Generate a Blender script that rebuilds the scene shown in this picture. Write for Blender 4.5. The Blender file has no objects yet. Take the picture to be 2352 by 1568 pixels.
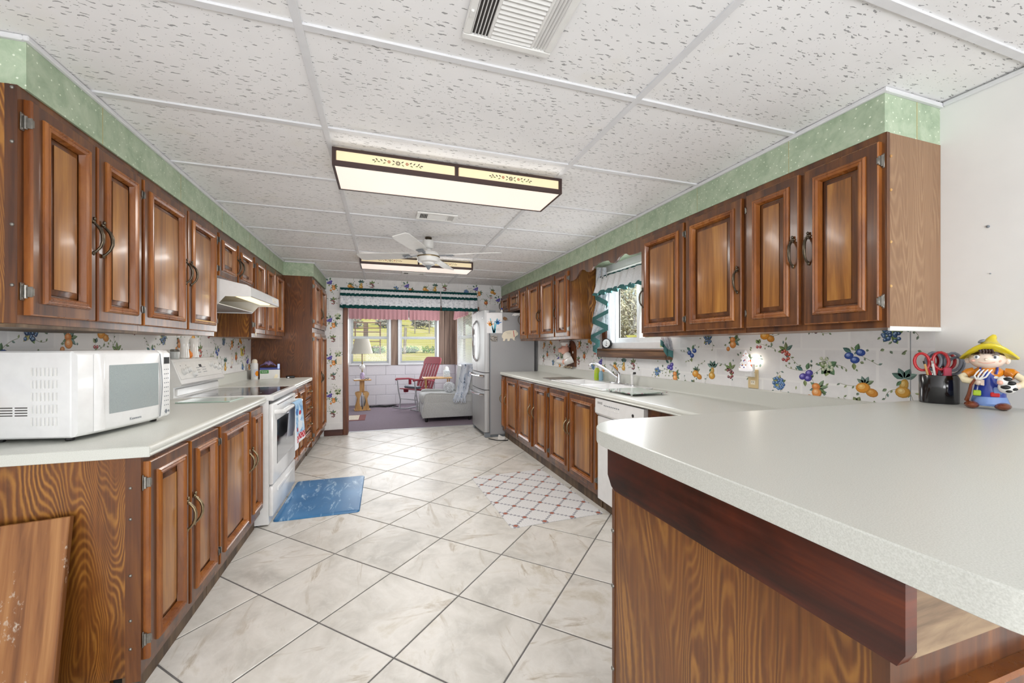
import bpy, bmesh, math, random
from mathutils import Vector, Matrix
random.seed(7)
R = math.radians
scene = bpy.context.scene
COL = scene.collection

# ------------------------------------------------------------------ camera
CAM_H, CEIL = 1.27, 2.26
cam_d = bpy.data.cameras.new('camera'); cam = bpy.data.objects.new('camera', cam_d); COL.objects.link(cam)
cam_d.sensor_width = 36.0; cam_d.lens = 918.35 / 2352 * 36.0
cam_d.shift_y = (796.95 - 784.0) / 2352.0
cam_d.clip_start = 0.02; cam_d.clip_end = 500
cam.location = (0, 0, CAM_H); cam.rotation_euler = (R(90), 0, -0.311933)
scene.camera = cam

# ------------------------------------------------------------------ world, sun, large lights, exposure
W = bpy.data.worlds.new('world'); scene.world = W; W.use_nodes = True
wn = W.node_tree.nodes; wl = W.node_tree.links; wn.clear()
wo = wn.new('ShaderNodeOutputWorld'); wb = wn.new('ShaderNodeBackground')
sky = wn.new('ShaderNodeTexSky'); sky.sky_type = 'NISHITA'
sky.sun_disc = False; sky.sun_elevation = R(48); sky.sun_rotation = R(170); sky.air_density = 1.1; sky.dust_density = 1.5
wl.new(sky.outputs[0], wb.inputs[0]); wb.inputs[1].default_value = 0.16
wl.new(wb.outputs[0], wo.inputs[0])

def area(name, loc, rot, sx, sy, power, col=(1, 1, 1)):
    d = bpy.data.lights.new(name, 'AREA'); d.shape = 'RECTANGLE'; d.size = sx; d.size_y = sy
    d.energy = power; d.color = col
    o = bpy.data.objects.new(name, d); COL.objects.link(o); o.location = loc; o.rotation_euler = rot
    return o
sd = bpy.data.lights.new('sun', 'SUN'); sd.energy = 4.2; sd.angle = R(1.0); sd.color = (1.0, 0.96, 0.88)
so = bpy.data.objects.new('sun', sd); COL.objects.link(so); so.rotation_euler = (R(42), 0, R(12)); so.location = (0, -4, 9)
# unseen fill lamp for daylight behind the camera, tilted up to brighten the ceiling
area('rear_daylight_fill', (0.35, -2.86, 1.15), (R(127), 0, 0), 3.2, 2.0, 155, (0.985, 0.99, 1.0))
# daylight through the sunroom windows and the sink window
area('sunroom_daylight', (0.1, 9.1, 1.40), (R(-90), 0, 0), 1.9, 0.9, 26, (0.97, 0.99, 1.0))
area('sunroom_side_daylight', (1.53, 8.0, 1.40), (R(90), 0, R(90)), 1.6, 0.9, 18, (0.97, 0.99, 1.0))
area('sink_window_daylight', (2.14, 3.08, 1.60), (R(90), 0, R(90)), 0.8, 0.5, 8, (0.96, 0.98, 1.0))

vs = scene.view_settings
vs.view_transform = 'Standard'; vs.look = 'None'; vs.gamma = 1.0; vs.exposure = 0.33; vs.use_curve_mapping = False
scene.render.film_transparent = False

# ------------------------------------------------------------------ helpers
def lin(h):
    h = h.lstrip('#'); c = [int(h[i:i + 2], 16) / 255 for i in (0, 2, 4)]
    return tuple(x / 12.92 if x <= 0.04045 else ((x + 0.055) / 1.055) ** 2.4 for x in c)
def c4(c): 
    if isinstance(c, str): c = lin(c)
    return (c[0], c[1], c[2], 1.0)

class NT:
    """small node-graph writer"""
    def __init__(s, name, rough=0.5, metal=0.0, spec=None, coat=0.0):
        s.m = bpy.data.materials.new(name); s.m.use_nodes = True
        s.t = s.m.node_tree; s.b = s.t.nodes['Principled BSDF']
        s.b.inputs['Roughness'].default_value = rough; s.b.inputs['Metallic'].default_value = metal
        if spec is not None: s.b.inputs['Specular IOR Level'].default_value = spec
        if coat: s.b.inputs['Coat Weight'].default_value = coat; s.b.inputs['Coat Roughness'].default_value = 0.12
    def n(s, typ, **kw):
        nd = s.t.nodes.new(typ)
        for k, v in kw.items(): setattr(nd, k, v)
        return nd
    def l(s, a, b): s.t.links.new(a, b)
    def coord(s, scale=(1, 1, 1), rnd=True, rot=(0, 0, 0), which='Object'):
        tc = s.n('ShaderNodeTexCoord'); mp = s.n('ShaderNodeMapping')
        mp.inputs['Scale'].default_value = scale; mp.inputs['Rotation'].default_value = rot
        src = tc.outputs[which]
        if rnd:
            oi = s.n('ShaderNodeObjectInfo'); ml = s.n('ShaderNodeMath', operation='MULTIPLY'); ml.inputs[1].default_value = 37.0
            s.l(oi.outputs['Random'], ml.inputs[0])
            ad = s.n('ShaderNodeVectorMath', operation='ADD'); s.l(src, ad.inputs[0]); s.l(ml.outputs[0], ad.inputs[1]); src = ad.outputs[0]
        s.l(src, mp.inputs[0]); return mp.outputs[0]
    def noise(s, vec, scale=5, detail=4, rough=0.55, dist=0.0, out='Fac'):
        nd = s.n('ShaderNodeTexNoise'); s.l(vec, nd.inputs['Vector'])
        nd.inputs['Scale'].default_value = scale; nd.inputs['Detail'].default_value = detail
        nd.inputs['Roughness'].default_value = rough; nd.inputs['Distortion'].default_value = dist
        return nd.outputs[out]
    def vor(s, vec, scale=5, rnd=1.0, out='Distance', feature='F1'):
        nd = s.n('ShaderNodeTexVoronoi', feature=feature); s.l(vec, nd.inputs['Vector'])
        nd.inputs['Scale'].default_value = scale; nd.inputs['Randomness'].default_value = rnd
        return nd.outputs[out]
    def ramp(s, fac, stops, interp='LINEAR'):
        nd = s.n('ShaderNodeValToRGB'); nd.color_ramp.interpolation = interp
        el = nd.color_ramp.elements
        while len(el) > 1: el.remove(el[-1])
        el[0].position = stops[0][0]; el[0].color = c4(stops[0][1])
        for p, c in stops[1:]:
            e = el.new(p); e.color = c4(c)
        s.l(fac, nd.inputs[0]); return nd.outputs[0]
    def math(s, op, a, b=None, c=None):
        nd = s.n('ShaderNodeMath', operation=op)
        for i, v in enumerate((a, b, c)):
            if v is None: continue
            if isinstance(v, (int, float)): nd.inputs[i].default_value = v
            else: s.l(v, nd.inputs[i])
        return nd.outputs[0]
    def mix(s, fac, a, b, mode='MIX'):
        nd = s.n('ShaderNodeMix', data_type='RGBA', blend_type=mode)
        for i, v in ((0, fac), (6, a), (7, b)):
            if isinstance(v, (int, float)): nd.inputs[i].default_value = v
            elif isinstance(v, (tuple, str)): nd.inputs[i].default_value = c4(v)
            else: s.l(v, nd.inputs[i])
        return nd.outputs[2]
    def sep(s, vec):
        nd = s.n('ShaderNodeSeparateXYZ'); s.l(vec, nd.inputs[0]); return nd.outputs
    def color(s, c):
        if isinstance(c, (tuple, str)): s.b.inputs['Base Color'].default_value = c4(c)
        else: s.l(c, s.b.inputs['Base Color'])
        return s
    def rough(s, c): s.l(c, s.b.inputs['Roughness']); return s
    def bump(s, h, strength=0.3, dist=0.002):
        nd = s.n('ShaderNodeBump'); nd.inputs['Strength'].default_value = strength; nd.inputs['Distance'].default_value = dist
        s.l(h, nd.inputs['Height']); s.l(nd.outputs[0], s.b.inputs['Normal']); return s
    def emit(s, c, st):
        s.b.inputs['Emission Strength'].default_value = st
        if isinstance(c, (tuple, str)): s.b.inputs['Emission Color'].default_value = c4(c)
        else: s.l(c, s.b.inputs['Emission Color'])
        return s

def plain(name, c, rough=0.5, metal=0.0, var=0.0, scale=20, bump=0.0, spec=None, coat=0.0):
    t = NT(name, rough, metal, spec, coat)
    v = t.coord()
    if isinstance(c, str): c = lin(c)
    nz = t.noise(v, scale, 3)
    k = max(var, 0.03)
    t.color(t.ramp(nz, [(0.3, tuple(max(0, x * (1 - k)) for x in c)), (0.7, tuple(min(1, x * (1 + k)) for x in c))]))
    if bump: t.bump(nz, bump, 0.002)
    return t.m

def wood(name, dark, mid, light, rough=0.32, gscale=(14, 14, 1.2), fine=90, coat=0.25, contrast=1.0, bands=0.0):
    t = NT(name, rough, coat=coat)
    v = t.coord(gscale); mg = max(gscale); v2 = t.coord(tuple(fine if q > mg * .5 else fine * .03 for q in gscale))
    n1 = t.noise(v, 1.0, 5, 0.6, 0.8); n2 = t.noise(v2, 1.0, 3, 0.6)
    f = t.math('ADD', t.math('MULTIPLY', n1, 0.8), t.math('MULTIPLY', n2, 0.2))
    col = t.ramp(f, [(0.36, dark), (0.5, mid), (0.66, light)])
    if bands:
        w = t.math('SINE', t.math('MULTIPLY', n1, bands))
        w = t.math('MULTIPLY', t.math('POWER', t.math('MULTIPLY', t.math('ADD', w, 1.0), 0.5), 3.0), 0.55)
        col = t.mix(w, col, light)
    t.color(col); t.bump(n2, 0.06, 0.001)
    t.rough(t.math('ADD', t.math('MULTIPLY', n2, 0.15), rough - 0.07))
    return t.m

def figured(name, dark, mid, light, freq=60, sc=(3.2, 3.2, 0.8), rough=0.35):
    """plain-sawn veneer with cathedral contour lines"""
    t = NT(name, rough, coat=0.2)
    v = t.coord(sc); n1 = t.noise(v, 1.0, 3, 0.45, 0.6)
    v2 = t.coord((120, 120, 3)); n2 = t.noise(v2, 1.0, 3)
    v3 = t.coord((42, 42, 16)); n3 = t.noise(v3, 1.0, 3)
    ph = t.math('ADD', t.math('MULTIPLY', n1, freq), t.math('MULTIPLY', n3, 5.0))
    w = t.math('MULTIPLY', t.math('ADD', t.math('SINE', ph), 1.0), 0.5)
    w = t.math('POWER', w, 1.8)
    base = t.ramp(t.math('ADD', t.math('MULTIPLY', n2, 0.5), t.math('MULTIPLY', t.noise(t.coord((1.6, 1.6, 0.7)), 1, 3), 0.5)), [(0.35, dark), (0.62, mid)])
    fade = t.ramp(t.noise(t.coord((7, 7, 3)), 1.0, 3), [(0.35, (0.05, 0.05, 0.05)), (0.65, (1, 1, 1))])
    t.color(t.mix(t.math('MULTIPLY', t.math('MULTIPLY', w, fade), 0.7), base, light)); t.bump(n2, 0.08, 0.001)
    return t.m

MAT = {}
M = MAT
M['cab'] = wood('cabinet_walnut_stain', '#3f2212', '#5f3618', '#805024')
M['cab_panel'] = wood('cabinet_door_panel_stain', '#6b421c', '#95602a', '#ba843e', gscale=(9, 9, 0.9))
M['cab_mold'] = wood('cabinet_molding_stain', '#74401b', '#8f5424', '#aa6c31', gscale=(7, 7, 2.0), rough=0.28, coat=0.4, fine=40)
M['veneer'] = figured('stained_plywood_veneer', '#4c2810', '#7d4a1a', '#bd8438', freq=560, sc=(2.2, 2.2, .5))
M['veneer_dark'] = figured('dark_stained_veneer', '#482712', '#6d3d1a', '#875226', freq=420, sc=(2.2, 2.2, .5))
M['veneer_faded'] = figured('faded_woodgrain_panel', '#7a5a40', '#927053', '#ab8a69', freq=620, sc=(2.4, 2.4, 0.4), rough=0.5)
M['toe'] = wood('toe_kick_wood', '#38281b', '#58442f', '#77614a', rough=0.5, coat=0.0)
M['apron'] = wood('red_mahogany_board', '#1c0804', '#48190a', '#74310f', gscale=(1.6, 1.6, 7), rough=0.3)
M['board_light'] = wood('light_oak_shelf_board', '#7c4f29', '#a06f40', '#b98a58', gscale=(22, 22, 1.0), rough=0.45, coat=0.1)
M['greywood'] = wood('pine_with_painted_sheen', '#5f4c3a', '#7d6751', '#9a8468', gscale=(4, 4, 30), rough=0.55, coat=0)  # pale grey-brown carries the window reflection on the bar's front apron board
M['oak'] = wood('honey_oak', '#a8743c', '#c99a5c', '#dcb67c', rough=0.4)
M['panelling'] = wood('sunroom_wood_panelling', '#6f5a50', '#8f7869', '#aa9484', gscale=(10, 10, 0.7), rough=0.6, coat=0)
M['sillwood'] = wood('window_sill_wood', '#3a2414', '#63422a', '#86613f', gscale=(20, 1.5, 20), rough=0.45)
M['trimwood'] = wood('door_trim_wood', '#4a2410', '#6f3c1c', '#8a5027', rough=0.4)
M['basewood'] = wood('dark_baseboard_wood', '#2c130c', '#47221a', '#5a3022', gscale=(1.5, 1.5, 12), rough=0.4)

# laminate
def laminate():
    t = NT('grey_green_laminate', 0.28)
    v = t.coord((1, 1, 1), rnd=False)
    n = t.noise(v, 520, 2, 0.5); n2 = t.noise(v, 9, 3); n3 = t.noise(v, 95, 4, 0.6, 2.0)
    c = t.ramp(n, [(0.35, '#caccc5'), (0.5, '#d2d4cd'), (0.68, '#dbddd7')])
    c = t.mix(t.math('MULTIPLY', t.math('GREATER_THAN', n3, 0.66), 0.25), c, '#dde0d8')
    c = t.mix(t.math('MULTIPLY', t.math('LESS_THAN', n3, 0.33), 0.18), c, '#a6aaa0')
    t.color(c); return t.m
M['lam'] = laminate()

def ceiling_tile():
    t = NT('fissured_ceiling_tile', 0.85, spec=0.2)
    v = t.coord((1, 1, 1)); 
    w = t.n('ShaderNodeTexNoise'); t.l(v, w.inputs['Vector']); w.inputs['Scale'].default_value = 42; w.inputs['Detail'].default_value = 2
    dv = t.n('ShaderNodeVectorMath', operation='MULTIPLY_ADD'); t.l(w.outputs['Color'], dv.inputs[0])
    dv.inputs[1].default_value = (0.02, 0.02, 0); t.l(v, dv.inputs[2])
    mp = t.n('ShaderNodeMapping'); mp.inputs['Scale'].default_value = (25, 125, 1); mp.inputs['Rotation'].default_value = (0, 0, R(8)); t.l(dv.outputs[0], mp.inputs[0])
    d1 = t.vor(mp.outputs[0], 1.0); cell = t.vor(mp.outputs[0], 1.0, out='Color')
    cs = t.n('ShaderNodeSeparateColor'); t.l(cell, cs.inputs[0])
    thr = t.math('MULTIPLY', t.math('GREATER_THAN', cs.outputs[0], 0.35), t.math('ADD', 0.10, t.math('MULTIPLY', cs.outputs[1], 0.24)))
    dash = t.math('LESS_THAN', d1, thr)
    d2 = t.vor(v, 95.0); c2 = t.n('ShaderNodeSeparateColor'); t.l(t.vor(v, 95.0, out='Color'), c2.inputs[0])
    dots = t.math('LESS_THAN', d2, t.math('MULTIPLY', c2.outputs[0], 0.20))
    mask = t.math('MAXIMUM', dash, t.math('MULTIPLY', dots, 0.75))
    n = t.noise(v, 3.0, 3)
    base = t.ramp(n, [(0.3, '#eaeaeb'), (0.6, '#f1f1f2'), (0.75, '#edece8')])
    t.color(t.mix(t.math('MULTIPLY', mask, 0.72), base, '#737375'))
    t.bump(t.math('SUBTRACT', 1.0, mask), 0.4, 0.002)
    return t.m
M['ceil'] = ceiling_tile()
M['bar_white'] = plain('painted_grid_bar', '#dcdde0', 0.5)

def floor_tile():
    t = NT('travertine_look_porcelain_tile', 0.34)
    v = t.coord((1, 1, 1))
    a = t.noise(v, 3.2, 6, 0.62, 0.6); b = t.noise(v, 11, 6, 0.7, 1.2); c = t.noise(t.coord((2.0, 7, 1)), 1.0, 6, 0.65, 1.5)
    col = t.ramp(a, [(0.30, '#b9b6af'), (0.45, '#cfccc5'), (0.58, '#dddad4'), (0.72, '#c3bcac')])
    col = t.mix(t.math('MULTIPLY', t.ramp(b, [(0.5, (0, 0, 0)), (0.72, (1, 1, 1))]), 0.45), col, '#e6e5e1')
    vein = t.ramp(c, [(0.56, (0, 0, 0)), (0.66, (1, 1, 1)), (0.74, (0, 0, 0))])
    col = t.mix(t.math('MULTIPLY', t.math('MULTIPLY', vein, t.ramp(a, [(0.36, (0, 0, 0)), (0.6, (1, 1, 1))])), 0.75), col, '#a0927a')
    oi = t.n('ShaderNodeObjectInfo')
    col = t.mix(0.5, col, t.mix(oi.outputs['Random'], '#d6d6d4', '#dcd7cd'), 'MULTIPLY') if False else col
    t.color(col); t.bump(b, 0.05, 0.001); return t.m
M['tile'] = floor_tile()
M['grout'] = plain('dark_grey_grout', '#6f6d6b', 0.85, var=0.1, scale=60)

def dot_paper():
    t = NT('green_dotted_wallpaper', 0.6)
    v = t.coord((1, 1, 1), rnd=False)
    n = t.noise(v, 14, 5, 0.65, 0.5)
    base = t.ramp(n, [(0.3, '#98ac90'), (0.5, '#adbfa4'), (0.72, '#c0ceb6')])
    x = t.sep(v); 
    # rows of dots on the vertical faces; faces run along x or y, so use x+y as run length
    u = t.math('ADD', x[0], x[1])
    cb = t.n('ShaderNodeCombineXYZ'); t.l(u, cb.inputs[0]); t.l(x[2], cb.inputs[1])
    rt = t.n('ShaderNodeMapping'); rt.inputs['Rotation'].default_value = (0, 0, R(40)); rt.inputs['Scale'].default_value = (38, 38, 1); t.l(cb.outputs[0], rt.inputs[0])
    d = t.vor(rt.outputs[0], 1.0, 0.25)
    t.color(t.mix(t.math('MULTIPLY', t.math('LESS_THAN', d, 0.12), 0.9), base, '#e6efdd'))
    return t.m
M['greenpaper'] = dot_paper()

def fruit_paper_base():
    t = NT('pale_plaster_print_wallpaper', 0.55)
    v = t.coord((1, 1, 1), rnd=False); x = t.sep(v)
    u = t.math('ADD', x[0], x[1]); cb = t.n('ShaderNodeCombineXYZ'); t.l(u, cb.inputs[0]); t.l(x[2], cb.inputs[1])
    br = t.n('ShaderNodeTexBrick'); t.l(cb.outputs[0], br.inputs['Vector'])
    br.inputs['Scale'].default_value = 1.0; br.inputs['Brick Width'].default_value = 0.235; br.inputs['Row Height'].default_value = 0.18
    br.inputs['Mortar Size'].default_value = 0.008; br.inputs['Mortar Smooth'].default_value = 0.6
    br.inputs['Color1'].default_value = c4('#dfdfe0'); br.inputs['Color2'].default_value = c4('#ececec'); br.inputs['Mortar'].default_value = c4('#f0f0ef')
    n = t.noise(cb.outputs[0], 9, 5, 0.6)
    t.color(t.mix(t.ramp(n, [(0.35, (0, 0, 0)), (0.7, (1, 1, 1))]), br.outputs[0], '#ededed'))
    return t.m
M['fruitpaper'] = fruit_paper_base()

def vcol(name, rough=0.55):
    t = NT(name, rough); a = t.n('ShaderNodeAttribute', attribute_name='Col'); t.color(a.outputs['Color']); return t.m
M['print'] = vcol('printed_ink', 0.6)
M['paint_white'] = plain('white_wall_paint', '#e9e9e7', 0.7, scale=4)
M['white'] = plain('white_appliance_enamel', '#eceded', 0.22, coat=0.3)
M['white_plastic'] = plain('white_plastic', '#e6e6e4', 0.35)
M['cream'] = plain('cream_plastic', '#efe6d2', 0.35)
M['vinyl'] = plain('white_vinyl_window_frame', '#eef0f2', 0.35)
M['grey_plastic'] = plain('grey_plastic', '#7f868d', 0.4)
M['black'] = plain('black_plastic', '#141416', 0.35)
M['blackgloss'] = plain('black_gloss', '#17171a', 0.12, coat=0.5)
M['chrome'] = plain('chrome', '#d8d9dc', 0.12, 1.0)
M['bronze'] = plain('antique_bronze', '#5c5346', 0.35, 0.9, var=0.2, scale=80)
M['brass'] = plain('worn_brass', '#938468', 0.35, 0.85, var=0.15, scale=80)
M['hinge'] = plain('pewter_hinge', '#85827c', 0.35, 0.8, var=0.15, scale=90)
M['steeltube'] = plain('grey_painted_tube', '#b9bcc0', 0.35, 0.6)
M['ceramic'] = plain('white_ceramic', '#f0efec', 0.15, coat=0.4)
M['sink'] = plain('white_enamel_sink', '#f4f4f4', 0.18, coat=0.4)

def brushed():
    t = NT('brushed_stainless', 0.42, 0.6)
    v = t.coord((300, 300, 3)); n = t.noise(v, 1.0, 2)
    t.color(t.ramp(n, [(0.3, '#a3a4a5'), (0.7, '#b9babb')])); t.rough(t.math('ADD', 0.36, t.math('MULTIPLY', n, 0.16))); return t.m
M['steel'] = brushed()
M['fridge_side'] = plain('grey_textured_fridge_side', '#a6a7aa', 0.45, 0.1, var=0.05, scale=300, bump=0.05)

def glass(name, c=(1, 1, 1), rough=0.0, ior=1.45, thin=True):
    m = bpy.data.materials.new(name); m.use_nodes = True; t = m.node_tree; t.nodes.clear()
    o = t.nodes.new('ShaderNodeOutputMaterial'); mx = t.nodes.new('ShaderNodeMixShader')
    tr = t.nodes.new('ShaderNodeBsdfTransparent'); tr.inputs[0].default_value = c4(c)
    gl = t.nodes.new('ShaderNodeBsdfGlossy'); gl.inputs['Roughness'].default_value = rough
    lw = t.nodes.new('ShaderNodeLayerWeight'); lw.inputs[0].default_value = .5
    pw = t.nodes.new('ShaderNodeMath'); pw.operation = 'POWER'; pw.inputs[1].default_value = 4.0; t.links.new(lw.outputs['Facing'], pw.inputs[0])
    fr = t.nodes.new('ShaderNodeMath'); fr.operation = 'MULTIPLY_ADD'; fr.inputs[1].default_value = (ior - 1.0); fr.inputs[2].default_value = .02; t.links.new(pw.outputs[0], fr.inputs[0])
    t.links.new(fr.outputs[0], mx.inputs[0]); t.links.new(tr.outputs[0], mx.inputs[1]); t.links.new(gl.outputs[0], mx.inputs[2]); t.links.new(mx.outputs[0], o.inputs[0])
    return m
M['pane'] = glass('window_glass', (0.97, 0.98, 0.98), 0.0, 1.2)
M['greenglass'] = plain('frosted_green_glass', '#b3cdc0', .12, coat=.5)
M['clearglass'] = plain('clear_glass', '#d3d8d8', .12, coat=.5)

# ------------------------------------------------------------------ mesh builder
class MB:
    def __init__(s): s.v = []; s.f = []; s.mi = []; s.cur = 0; s.col = None; s.fc = []
    def add(s, vs, fs):
        o = len(s.v); s.v += [tuple(p) for p in vs]
        for f in fs: s.f.append(tuple(i + o for i in f)); s.mi.append(s.cur); s.fc.append(s.col)
        return s
    def box(s, x0, x1, y0, y1, z0, z1):
        return s.add([(x0, y0, z0), (x1, y0, z0), (x1, y1, z0), (x0, y1, z0), (x0, y0, z1), (x1, y0, z1), (x1, y1, z1), (x0, y1, z1)],
                     [(0, 3, 2, 1), (4, 5, 6, 7), (0, 1, 5, 4), (1, 2, 6, 5), (2, 3, 7, 6), (3, 0, 4, 7)])
    def bbox(s, x0, x1, y0, y1, z0, z1, b=0.004, seg=1):
        bm = bmesh.new(); bmesh.ops.create_cube(bm, size=1.0)
        for v in bm.verts:
            v.co = Vector(((x0 + x1) / 2 + v.co.x * (x1 - x0), (y0 + y1) / 2 + v.co.y * (y1 - y0), (z0 + z1) / 2 + v.co.z * (z1 - z0)))
        b = min(b, 0.45 * min(x1 - x0, y1 - y0, z1 - z0))
        bmesh.ops.bevel(bm, geom=list(bm.edges), offset=b, segments=seg, profile=0.5, affect='EDGES')
        bm.verts.index_update(); s.add([v.co.copy() for v in bm.verts], [[v.index for v in f.verts] for f in bm.faces]); bm.free(); return s
    def prism(s, pts, a0, a1, axis='y'):
        """outline pts (2D) extruded along axis; y: pts=(x,z); x: pts=(y,z); z: pts=(x,y)"""
        def P(p, a): return {'y': (p[0], a, p[1]), 'x': (a, p[0], p[1]), 'z': (p[0], p[1], a)}[axis]
        n = len(pts); vs = [P(p, a0) for p in pts] + [P(p, a1) for p in pts]
        fs = [tuple(range(n)), tuple(range(2 * n - 1, n - 1, -1))] + [(i, i + n, (i + 1) % n + n, (i + 1) % n) for i in range(n)]
        return s.add(vs, fs)
    def rings(s, rs, cap0=True, cap1=True, closed=True):
        n = len(rs[0]); vs = [p for r in rs for p in r]; fs = []
        for k in range(len(rs) - 1):
            for i in range(n if closed else n - 1):
                j = (i + 1) % n; fs.append((k * n + i, k * n + j, (k + 1) * n + j, (k + 1) * n + i))
        if cap0: fs.append(tuple(range(n - 1, -1, -1)))
        if cap1: fs.append(tuple((len(rs) - 1) * n + i for i in range(n)))
        return s.add(vs, fs)
    def tube(s, pts, r, n=8, cap=True, flat=1.0):
        pts = [Vector(p) for p in pts]; rs = []
        if not isinstance(r, (list, tuple)): r = [r] * len(pts)
        up = None
        for i, p in enumerate(pts):
            t = (pts[min(i + 1, len(pts) - 1)] - pts[max(i - 1, 0)])
            if t.length < 1e-9: t = Vector((0, 0, 1))
            t.normalize()
            if up is None:
                up = t.orthogonal().normalized()
            up = (up - t * up.dot(t))
            up = up.normalized() if up.length > 1e-6 else t.orthogonal().normalized()
            b = t.cross(up)
            rs.append([p + (up * math.cos(2 * math.pi * k / n) * flat + b * math.sin(2 * math.pi * k / n)) * r[i] for k in range(n)])
        return s.rings(rs, cap, cap)
    def lathe(s, prof, n=16, c=(0, 0, 0), sx=1.0, sy=1.0):
        rs = [[(c[0] + r * sx * math.cos(2 * math.pi * k / n), c[1] + r * sy * math.sin(2 * math.pi * k / n), c[2] + z) for k in range(n)] for r, z in prof]
        return s.rings(rs, True, True)
    def ell(s, c, r, nu=14, nv=9, mat=None):
        rs = []
        for j in range(nv + 1):
            a = -math.pi / 2 + math.pi * (0.02 + 0.96 * j / nv)
            ring = []
            for k in range(nu):
                p = Vector((r[0] * math.cos(a) * math.cos(2 * math.pi * k / nu), r[1] * math.cos(a) * math.sin(2 * math.pi * k / nu), r[2] * math.sin(a)))
                if mat: p = mat @ p
                ring.append((c[0] + p.x, c[1] + p.y, c[2] + p.z))
            rs.append(ring)
        return s.rings(rs, True, True)
    def loopstack(s, w, h, prof, x0=0, z0=0, y=0, cap0=False, cap1=True):
        """nested rectangles; prof = [(inset, depth outward (-y))]"""
        rs = [[(x0 + i, y - d, z0 + i), (x0 + w - i, y - d, z0 + i), (x0 + w - i, y - d, z0 + h - i), (x0 + i, y - d, z0 + h - i)] for i, d in prof]
        return s.rings(rs, cap0, cap1)
    def sheet(s, fn, nu, nv):
        vs = [fn(i / nu, j / nv) for j in range(nv + 1) for i in range(nu + 1)]
        fs = [(j * (nu + 1) + i, j * (nu + 1) + i + 1, (j + 1) * (nu + 1) + i + 1, (j + 1) * (nu + 1) + i) for j in range(nv) for i in range(nu)]
        return s.add(vs, fs)
    def xf(s, m, start=0):
        for i in range(start, len(s.v)): s.v[i] = tuple(m @ Vector(s.v[i]))
        return s
    def mesh(s, name, mats, smooth=35):
        me = bpy.data.meshes.new(name); me.from_pydata(s.v, [], s.f)
        for m in (mats if isinstance(mats, (list, tuple)) else [mats]): me.materials.append(m if not isinstance(m, str) else MAT[m])
        me.polygons.foreach_set('material_index', s.mi)
        bm = bmesh.new(); bm.from_mesh(me); bmesh.ops.recalc_face_normals(bm, faces=bm.faces); bm.to_mesh(me); bm.free()
        if smooth:
            me.polygons.foreach_set('use_smooth', [True] * len(me.polygons)); me.set_sharp_from_angle(angle=R(smooth))
        me.update(); return me
    def build(s, name, mats, parent=None, loc=None, rot=None, smooth=35):
        return link(name, s.mesh(name, mats, smooth), parent, loc, rot)

def link(name, data, parent=None, loc=None, rot=None):
    o = bpy.data.objects.new(name, data); COL.objects.link(o)
    if parent is not None: o.parent = parent
    if loc is not None: o.location = loc
    if rot is not None: o.rotation_euler = rot if isinstance(rot, (tuple, list)) else (0, 0, rot)
    return o
def tag(o, label, cat, group=None, kind=None):
    o['label'] = label; o['category'] = cat
    if group: o['group'] = group
    if kind: o['kind'] = kind
    return o
def thing(name, label, cat, loc=(0, 0, 0), rot=None, group=None):
    return tag(link(name, None, None, loc, rot), label, cat, group)
def struct(o): o['kind'] = 'structure'; return o
def stuff(o): o['kind'] = 'stuff'; return o
def text(name, body, size, mat, parent, loc, rot, ext=0.0003, align='CENTER'):
    cu = bpy.data.curves.new(name, 'FONT'); cu.body = body; cu.size = size; cu.extrude = ext; cu.align_x = align; cu.align_y = 'CENTER'; cu.resolution_u = 3
    tmp = bpy.data.objects.new('tmp', cu); COL.objects.link(tmp)
    dg = bpy.context.evaluated_depsgraph_get(); me = bpy.data.meshes.new_from_object(tmp.evaluated_get(dg))
    bpy.data.objects.remove(tmp); bpy.data.curves.remove(cu); me.name = name
    me.materials.clear(); me.materials.append(MAT[mat] if isinstance(mat, str) else mat)
    return link(name, me, parent, loc, rot)
def arc(cx, cy, r, a0, a1, n):
    return [(cx + r * math.cos(R(a0 + (a1 - a0) * i / n)), cy + r * math.sin(R(a0 + (a1 - a0) * i / n))) for i in range(n + 1)]
# ================================================================== STRUCTURE
WL, WR, FAR, SUN = -1.41, 2.17, 6.25, 9.2      # left wall, right wall, far wall, sunroom back wall
FAR2 = 6.42
# ---- floor with single tiles laid on the diagonal
fb = MB(); fb.box(WL, WR, -3.0, FAR2, -0.06, -0.003)
floor = struct(fb.build('floor', 'grout', smooth=0))
TS, OX, OY = 0.4585, -0.6065, 2.354
def clip(poly, a, b, c):
    out = []
    for i in range(len(poly)):
        p, q = poly[i], poly[(i + 1) % len(poly)]
        dp, dq = a * p[0] + b * p[1] - c, a * q[0] + b * q[1] - c
        if dp <= 0: out.append(p)
        if (dp < 0 < dq) or (dq < 0 < dp):
            t = dp / (dp - dq); out.append((p[0] + t * (q[0] - p[0]), p[1] + t * (q[1] - p[1])))
    return out
def tile_mesh(poly):
    cx = sum(p[0] for p in poly) / len(poly); cy = sum(p[1] for p in poly) / len(poly)
    ins = [(p[0] + (cx - p[0]) * 0.012, p[1] + (cy - p[1]) * 0.012) for p in poly]
    m = MB(); m.rings([[(p[0], p[1], -0.008) for p in poly], [(p[0], p[1], -0.0015) for p in poly], [(p[0], p[1], 0.0) for p in ins]], False, True)
    return m.mesh('floor_tile', 'tile', 0)
g = 0.0038; hs = TS / 2 - g; c45 = math.cos(R(45))
sq = [(-hs, -hs), (hs, -hs), (hs, hs), (-hs, hs)]
sqw = [((x + y) * c45, (y - x) * c45) for x, y in sq]
full = tile_mesh(sqw)
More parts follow.
